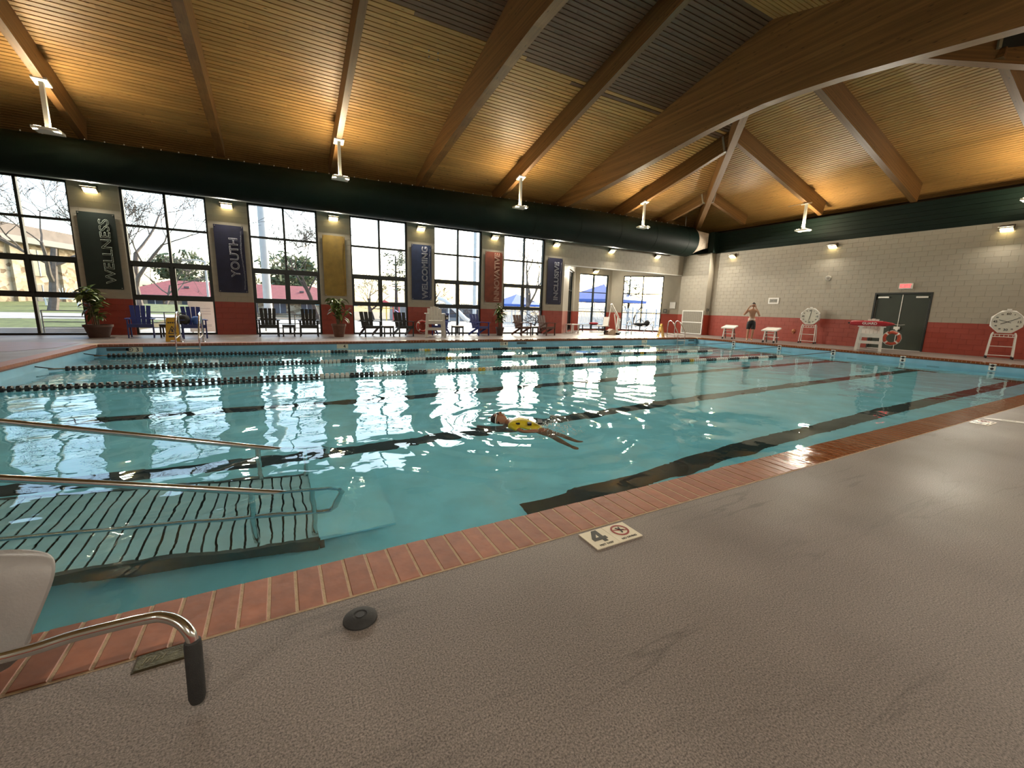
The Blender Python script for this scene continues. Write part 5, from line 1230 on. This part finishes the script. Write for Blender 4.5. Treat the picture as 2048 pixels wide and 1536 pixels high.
# ------------------------------------------------------------------ outside: ground, lawn, trees, buildings
GZ = lambda y: -.04 - .016*max(0, min(60, y-20))
m_grass = mat('lawn_grass', (.105,.130,.035), .9, var=.35, vscale=3, bump=.6, bscale=40, detail=6); m_conc = mat('outdoor_concrete', (.34,.325,.30), .85, var=.10, vscale=1.5, bump=.2, bscale=30)
m_dead = mat('leaf_litter_ground', (.17,.135,.09), .9, var=.3, vscale=2.5, detail=6)
gr_ = MB(); ys = [18.36,20,30,45,60,80,130]
for y0, y1 in zip(ys[:-1], ys[1:]): gr_.add([(-5,y0,GZ(y0)), (140,y0,GZ(y0)), (140,y1,GZ(y1)), (-5,y1,GZ(y1))], [(0,1,2,3)])
gr_.add([(-110,42,.75), (-5,42,GZ(42)), (-5,130,GZ(130)), (-110,130,-.6)], [(0,1,2,3)])
ground = tag(gr_.build('outdoor_ground', m_dead, fix=False), 'pale ground outside beyond the windows', 'ground', kind='structure')
pv = MB(); pv.add([(-60,18.36,-.34), (-5,18.36,-.34), (-5,21.6,-.34), (-60,21.6,-.34)], [(0,1,2,3)])
for y0, y1 in ((18.36,20),(20,30),(30,45)): pv.add([(-5,y0,GZ(y0)+.01), (80,y0,GZ(y0)+.01), (80,y1,GZ(y1)+.01), (-5,y1,GZ(y1)+.01)], [(0,1,2,3)])
tag(pv.build('outdoor_paving', m_conc, fix=False), 'light concrete paving just outside the windows', 'paving', kind='structure')
lw = MB()
for y0, y1, z0, z1 in ((21.85,26.5,.0,.16),(30.5,42,.30,.75)): lw.add([(-60,y0,z0), (-5,y0,z0), (-5,y1,z1), (-60,y1,z1)], [(0,1,2,3)])
tag(lw.build('lawn', m_grass, fix=False), 'green lawn patches around the bare tree outside the left window', 'lawn', kind='stuff')
ph_ = MB(); ph_.add([(-60,26.5,.17), (-5,26.5,.17), (-5,30.5,.31), (-60,30.5,.31)], [(0,1,2,3)]); tag(ph_.build('footpath', m_conc, fix=False), 'pale footpath crossing the lawn', 'path', kind='structure')
kb = MB(); kb.bb((-60,21.6,-.4), (-5,21.84,.02)); tag(kb.build('garden_wall', m_conc), 'low concrete retaining wall at the lawn edge', 'wall', kind='structure')

m_rail = mat('outdoor_rail_dark', (.06,.065,.06), .5, .5)
fr3 = thing('outdoor_railing', 'dark metal railing with four bars just outside the left windows', 'railing', (-7.35,21.0,-.30))
for z in (.38,.57,.76,.97): MB().cyl((0,0,z), (10.2,0,z), .016, n=8).build('bar', m_rail, fr3)
for k in range(10): MB().cyl((k*1.13,0,0), (k*1.13,0,.98), .022, n=8).build('post', m_rail, fr3)

m_bark = mat('bark_grey', (.13,.105,.085), .85, var=.25, vscale=6, bump=.6, bscale=25); m_barkd = mat('bark_dark', (.055,.042,.034), .85, var=.25, vscale=6)
def bare_tree(label, loc, h, seed, r0=.16, lean=(0,0), spread=.55, levels=5, m=None, group='bare winter trees outside'):
    rg = random.Random(seed); t = thing('bare_tree', label, 'tree', loc, group=group); tr = MB(); tw = MB()
    def grow(p, d, L, r, lv):
        n = 4 if lv > 2 else 3; pts = [p]; dd = d.copy()
        for i in range(n):
            dd = (dd + Vector((rg.gauss(0,.13), rg.gauss(0,.13), rg.gauss(.03,.08)))).normalized(); pts.append(pts[-1]+dd*L/n)
        rr = [max(.011, r*(1-.45*i/n)) for i in range(n+1)]; (tr if lv >= levels-1 else tw).tube(pts, rr, 7 if lv >= levels-1 else (5 if lv > 1 else 3))
        if lv <= 0: return
        for k in range(rg.choice((2,3,3)) if lv > 1 else rg.choice((3,4))):
            i = rg.choice(range(max(1,n-2), n+1)); a = Vector((rg.gauss(0,1), rg.gauss(0,1), rg.gauss(.25,.5))).normalized()
            nd = (dd*(1-spread)+a*spread).normalized(); grow(pts[i], nd, L*rg.uniform(.58,.82), rr[i]*rg.uniform(.55,.75), lv-1)
    d0 = Vector((lean[0],lean[1],1)).normalized(); grow(Vector((0,0,-.3)), d0, h*.34, r0, levels)
    tr.build('trunk', m or m_bark, t, smooth=True); tag(tw.build('branches', m or m_bark, t, smooth=True, fix=False), kind='stuff')
    return t
def evergreen(label, loc, h, rad, seed, m, bare=.15, nq=1100, cone=.5):
    rg = random.Random(seed); t = thing('evergreen_tree', label, 'tree', loc, group='evergreen trees outside'); tk = MB(); tk.cyl((0,0,-.3), (0,0,h*.9), .03*h, .01*h, 8)
    for k in range(14):
        z = h*(bare+.05+(.88-bare)*rg.random()); a = rg.random()*2*PI; q = rad*.6*(1-cone*(z/h)); tk.cyl((0,0,z), (q*math.cos(a),q*math.sin(a),z+.1*q), .008*h, .003*h, 5)
    tk.build('trunk', m_barkd, t); fo = MB(); cl = []
    for k in range(34):
        u_ = rg.random()**.8; z = h*(bare+(1-bare)*u_); q = rad*(1-cone*u_)*rg.uniform(.3,1); a = rg.random()*2*PI; cl.append((Vector((q*math.cos(a), q*math.sin(a), z)), rad*rg.uniform(.20,.34)))
    for k in range(nq):
        c, r = rg.choice(cl); p = c+Vector((rg.gauss(0,.5), rg.gauss(0,.5), rg.gauss(0,.38)))*r; s = rad*.07*rg.uniform(.6,1.4)
        x = Vector((rg.gauss(0,1),rg.gauss(0,1),rg.gauss(0,1))).normalized(); y = x.orthogonal().normalized()
        fo.add([p-x*s-y*s*.4, p+x*s-y*s*.4, p+x*s+y*s*.4, p-x*s+y*s*.4], [(0,1,2,3)])
    tag(fo.build('foliage', m, t, fix=False), kind='stuff'); return t
m_fol1 = mat('evergreen_foliage', (.055,.080,.026), .8, var=.3, vscale=2); m_fol2 = mat('pine_foliage', (.085,.10,.05), .8, var=.3, vscale=2)
bare_tree('forked bare tree on the lawn outside the far left window', (-11.0,32.5,.3), 11, 21, .24, (.08,-.1), .55, 6)
bare_tree('tall bare tree leaning beside the wellness banner', (-6.45,29.0,.2), 10.5, 7, .20, (.02,0), .5, 6)
bare_tree('slim bare tree in front of the red roofed building', (-8.2,44,-.4), 9, 9, .13, (.1,0), .5, 5)
bare_tree('bare tree whose branches cross the third window', (2.25,31.0,-.2), 9.5, 37, .15, (-.06,0), .5, 6, m_barkd)
bare_tree('wide bare tree left in the window with the two low black chairs', (8.2,46,-.4), 7.5, 14, .22, (0,0), .62, 6, m_barkd)
bare_tree('thin bare tree beside the pine outside', (9.4,50,-.4), 6.5, 17, .13, (0,0), .55, 5, m_barkd)
bare_tree('bare tree at the left side of the window behind the lifeguard chair', (13.2,42,-.4), 8.0, 41, .16, (0,0), .55, 6, m_barkd)
bare_tree('small bare tree by the tall pole outside', (16.9,43,-.4), 5.0, 44, .13, (0,0), .6, 5, m_barkd)
bare_tree('multi stemmed pale bare tree outside the brown chairs', (18.55,31,-.2), 11, 52, .22, (0,0), .42, 6)
bare_tree('low twisted bare shrub tree behind the brown chairs', (16.9,27.5,-.15), 3.2, 55, .08, (.1,0), .65, 5, m_barkd)
for i, (x, y, h, sd) in enumerate(((24.5,37,6.0,61), (28.5,38,5.5,63), (32.0,37,6.5,66), (35.5,36,7.5,69), (39.0,40,8.0,71), (27.2,30.2,3.4,73))):
    bare_tree('%s bare tree seen through the bay windows counted from the left' % ['first','second','third','fourth','fifth','sixth'][i], (x,y,-.3), h, sd, .12, (0,0), .6, 5, m_barkd)
for i, (x, y, h, sd) in enumerate(((-16,52,8,81), (-4.5,93,10,82), (6.5,60,6.5,84), (12.5,62,7,85), (22,60,7,86), (27,55,7,87))):
    bare_tree('distant bare tree %s along the skyline' % ['left of the stone building','behind the red roof','behind the wide bare tree','right of the pine','behind the blue canopy','left of the pavilion'][i], (x,y,-.8), h, sd, .14, (0,0), .62, 5, m_barkd)
evergreen('round evergreen tree behind the red roof at left', (-12.5,80,-1), 8.5, 4.2, 91, m_fol1, .1, 1500, .35)
evergreen('dark evergreen tree behind the red roof in the second window', (-6.5,84,-1), 7.0, 4.5, 92, m_fol1, .1, 1300, .35)
evergreen('large evergreen tree behind the red roof in the third window', (2.0,76,-1), 8.5, 5.2, 93, m_fol1, .1, 1700, .35)
evergreen('tall pine tree outside the window with low black chairs', (11.0,46,-.4), 7.4, 1.55, 94, m_fol2, .42, 900, .25)
evergreen('pine tree seen in the angled bay window', (30.4,31.6,-.25), 5.3, 1.2, 95, m_fol2, .45, 500, .25)

m_stone = stone_material(); m_fascia = mat('dark_roof_fascia', (.13,.10,.085), .7, var=.2, vscale=2); m_soffit = mat('grey_soffit', (.20,.20,.18), .7); m_bglass = mat('building_window_glass', (.06,.08,.10), .1)
def building_box(t, a, c, z0, z1, m, name='wall', thick=.3):
    a = Vector((*a,0)); c = Vector((*c,0)); MB().bar(a+Vector((0,0,(z0+z1)/2)), c+Vector((0,0,(z0+z1)/2)), thick, z1-z0).build(name, m, t)
sb = thing('stone_building', 'two storey pale stone building with a dark overhanging roof at far left', 'building', (0,0,0))
A_, B_ = Vector((-19.5,31.0,0)), Vector((-13.6,47.0,0)); dv = (B_-A_).normalized(); nv = Vector((dv.y,-dv.x,0))
building_box(sb, (A_.x,A_.y), (B_.x,B_.y), 0, 4.6, m_stone)
MB().bar(A_+nv*.6+Vector((0,0,5.35)), B_+nv*.6+Vector((0,0,5.35)), .25, .8).build('roof_fascia', m_fascia, sb); MB().bar(A_+nv*.3+Vector((0,0,4.8)), B_+nv*.3+Vector((0,0,4.8)), 1.2, .4).build('soffit', m_soffit, sb)
for k in range(4):
    u_ = 2.2+k*3.6; c = A_+dv*u_+nv*.17
    for z0, z1 in ((.3,1.9),(2.5,4.3)):
        wdw = MB().bar(c-dv*.5+Vector((0,0,(z0+z1)/2)), c+dv*.5+Vector((0,0,(z0+z1)/2)), .06, z1-z0).build('window', m_bglass, sb); MB().bar(c-dv*.02+nv*.04+Vector((0,0,(z0+z1)/2)), c+dv*.02+nv*.04+Vector((0,0,(z0+z1)/2)), .04, z1-z0).build('window_bar', m_white, wdw)
    pc = A_+dv*(u_+1.8)+nv*.2; MB().bar(pc-dv*.25+Vector((0,0,2)), pc+dv*.25+Vector((0,0,2)), .3, 5.2).build('buttress', m_stone, sb)

m_rroof = mat('red_shingle_roof', (.26,.055,.05), .8, var=.15, vscale=3)
rb_ = thing('red_roof_building', 'low building with a red hip roof and stone base across the lawn', 'building', (0,0,0))
x0, x1, y0, y1, ze_, zr_ = -14.6, 7.5, 60.0, 70.0, 1.55, 3.35
rf = MB(); ov_ = .9
rf.add([(x0-ov_,y0-ov_,ze_), (x1+ov_,y0-ov_,ze_), (x1+ov_,y1+ov_,ze_), (x0-ov_,y1+ov_,ze_), (x0+3.2,(y0+y1)/2,zr_), (x1-3.2,(y0+y1)/2,zr_)], [(0,1,5,4), (1,2,5), (2,3,4,5), (3,0,4), (3,2,1,0)]); rf.build('roof', m_rroof, rb_)
MB().bb((x0-ov_,y0-ov_-.02,ze_-.28), (x1+ov_,y0-ov_+.1,ze_)).build('fascia', m_fascia, rb_); MB().bb((x0,y0,-1), (x1,y1,ze_)).build('wall', m_stone, rb_)
for k in range(7):
    xx = x0+2+k*3.0; wdw = MB().bb((xx,y0-.06,-.2), (xx+1.3,y0,1.15)).build('window', m_bglass, rb_); MB().bb((xx+.62,y0-.09,-.2), (xx+.68,y0-.06,1.15)).build('window_bar', m_white, wdw)
for k in range(3): MB().bb((x0+5+k*6,(y0+y1)/2-3.1,2.45), (x0+5.5+k*6,(y0+y1)/2-2.8,2.65)).build('roof_vent', m_fascia, rb_)
dn = thing('red_bin', 'dark red barrel in front of the red roofed building', 'barrel', (-9.4,56,-.62)); MB().lathe([(.0001,0), (.5,0), (.55,.5), (.5,1.15), (.0001,1.15)], 16).build('drum', mat('barrel_red', (.16,.02,.03), .6), dn, smooth=True); MB().lathe([(.52,1.15), (.54,1.2), (.0001,1.22)], 16).build('lid', m_black, dn)

m_polew = mat('painted_pole', (.55,.54,.50), .5, var=.05, vscale=4)
def pole(label, loc, h, r, arm=None):
    t = thing('light_pole', label, 'pole', loc); MB().cyl((0,0,-.2), (0,0,h), r, r*.75, 14).build('shaft', m_polew, t, smooth=True); MB().lathe([(r*2,0), (r*2,.08), (r*1.2,.15)], 14).build('base', m_polew, t)
    if arm: MB().tube([(0,0,h-.05), (-.3,0,h+.02), (-.75,0,h)], .04, 8).build('arm', m_polew, t, smooth=True); MB().bb((-1.05,-.12,h-.07), (-.62,.12,h+.03)).build('lamp_head', m_slat, t)
    return t
pole('slim light pole with an arm outside the second window', (-3.56,30,-.2), 3.55, .07, True)
pole('thick pale pole standing outside the third window', (-.55,27,-.15), 11.0, .22)
pole('tall pole outside the window behind the lifeguard chair', (17.45,40,-.35), 13.0, .20)
bn = thing('garden_bench', 'white fan backed garden bench under the bare tree', 'bench', (-11.9,37.0,.575), .1)
for k in range(11):
    a = math.radians(20+14*k); MB().bar((.08*math.cos(a),.25,.45), (.75*math.cos(a),.3,.45+.65*math.sin(a)), .03, .05, (0,1,0)).build('fan_slat', m_white, bn)
MB().bb((-.8,-.25,.40), (.8,.28,.46)).build('seat', m_white, bn)
for x in (-.7,.7):
    for y in (-.2,.22): MB().bb((x-.04,y-.04,0), (x+.04,y+.04,.4)).build('leg', m_white, bn)

m_canvas = mat('blue_canvas', (.03,.11,.42), .6, var=.1, vscale=1); m_cyan = mat('pale_cyan_panel', (.35,.60,.68), .5)
def canopy(label, loc, rad, ze2, za2, rz=0):
    t = thing('canopy', label, 'canopy', loc, rz); c = [Vector((sx_*rad,sy_*rad,ze2)) for sx_, sy_ in ((-1,-1),(1,-1),(1,1),(-1,1))]
    MB().add(c+[Vector((0,0,za2))]+[p-Vector((0,0,.25)) for p in c], [(0,1,4),(1,2,4),(2,3,4),(3,0,4),(0,5,6,1),(1,6,7,2),(2,7,8,3),(3,8,5,0)]).build('canvas', m_canvas, t, fix=False)
    for p in c: MB().cyl((p.x*.92,p.y*.92,-.4), (p.x*.92,p.y*.92,ze2), .06, n=8).build('post', m_white, t)
    return t
canopy('blue pyramid canopy seen through the bay windows', (28.3,33.0,-.25), 3.1, 2.55, 4.1, .3)
canopy('blue shade canopy behind the multi stemmed tree', (24.6,44,-.4), 2.3, 2.1, 3.3, .1)
def picket(label, a, c, h, group=None, n=60):
    t = thing('picket_fence', label, 'fence', (a[0],a[1],GZ(a[1]))); v = Vector((c[0]-a[0],c[1]-a[1],0)); L = v.length; v.normalize(); pk = MB()
    for k in range(n): p = v*(L*(k+.5)/n); pk.bar(p+Vector((0,0,.06)), p+Vector((0,0,h)), L/n*.55, .02, (v.y,-v.x,0))
    tag(pk.build('pickets', m_white, t), kind='stuff')
    for z in (.25,h-.2): MB().bar(Vector((0,0,z)), v*L+Vector((0,0,z)), .05, .09).build('rail', m_white, t)
    for k in range(6): p = v*(L*k/5); MB().bb((p.x-.06,p.y-.06,0), (p.x+.06,p.y+.06,h+.12)).build('post', m_white, t)
    return t
picket('white picket fence beyond the back bay window', (21.0,29.5), (28.5,29.0), 1.75)
picket('white picket fence beyond the angled bay window', (28.8,28.8), (31.5,25.5), 1.6, n=40)
picket('white low fence beyond the brown chairs', (14.5,30.5), (20.5,30.3), 1.4)
pl_ = thing('playground_frame', 'yellow and red playground frame outside', 'playground', (9.9,44.5,-.4))
m_py = mat('play_yellow', (.70,.48,.08), .5); m_pr = mat('play_red', (.55,.06,.06), .5)
for x in (-.9,-.3,.4,1.0): MB().cyl((x,0,0), (x,0,1.7), .06, n=8).build('post', m_py if x < .2 else m_pr, pl_)
MB().bar((-1.0,0,1.25), (.5,0,1.25), .08, .08).build('beam', m_py, pl_); MB().add([(-1.3,-.6,1.55), (.4,-.6,1.55), (.4,.6,1.55), (-1.3,.6,1.55), (-.45,0,2.1)], [(0,1,4),(1,2,4),(2,3,4),(3,0,4)]).build('roof', m_pr, pl_); MB().bar((.6,0,1.1), (1.9,-.4,.1), .5, .06).build('slide', mat('play_purple', (.22,.16,.45), .5), pl_)
ht = thing('green_hut', 'low hut with a blue green roof outside left of the wide bare tree', 'building', (5.6,52,-.55))
MB().add([(-2.2,-1.5,1.5), (2.2,-1.5,1.5), (2.2,1.5,1.5), (-2.2,1.5,1.5), (-.6,0,2.7), (.6,0,2.7)], [(0,1,5,4),(1,2,5),(2,3,4,5),(3,0,4)]).build('roof', mat('hut_roof', (.10,.20,.19), .7), ht); MB().bb((-1.8,-1.1,0), (1.8,1.1,1.5)).build('wall', m_stone, ht)
lb = thing('low_service_building', 'long low building with dark windows beyond the lifeguard chair', 'building', (17.5,50,-.6))
MB().bb((-5,0,0), (6,6,1.9)).build('wall', m_conc, lb); MB().bb((-5.4,-.4,1.9), (6.4,6.4,2.15)).build('roof', m_slat, lb)
for k in range(6): MB().bb((-4.4+k*1.8,-.05,.5), (-3.0+k*1.8,0,1.5)).build('window', m_bglass, lb)
sl_ = thing('water_slide', 'pale curved water slide outside beside the tall lifeguard chair', 'slide', (13.8,37,-.35))
MB().tube([(-1.2,.2,2.3), (-.6,0,2.1), (0,-.2,1.6), (.7,-.3,1.0), (1.3,-.2,.5), (1.7,0,.3)], [.18,.2,.2,.2,.2,.2], 12).build('flume', m_white, sl_, smooth=True)
for x, h_ in ((-1.1,2.0), (-.2,1.5), (.8,.7)): MB().cyl((x,0,0), (x,0,h_), .06, n=8).build('support', m_white, sl_)
ws = thing('white_sign_board', 'white printed board leaning outside the second window', 'sign', (-2.55,19.6,-.04), .05)
MB().box((0,0,.62), (.85,.04,1.15)).build('board', m_white, ws); bm2 = MB()
for k, z in enumerate((.9,.8,.7,.3,.25)): bm2.bb((-.25+(.2 if k > 2 else 0),-.024,z), (.25,-.02,z+.02))
bm2.build('printed_lines', mat('print_grey', (.45,.45,.46), .6), ws)
for x in (-.35,.35): MB().bar((x,.02,0), (x,.02,.1), .05, .05, (0,1,0)).build('foot', m_white, ws)
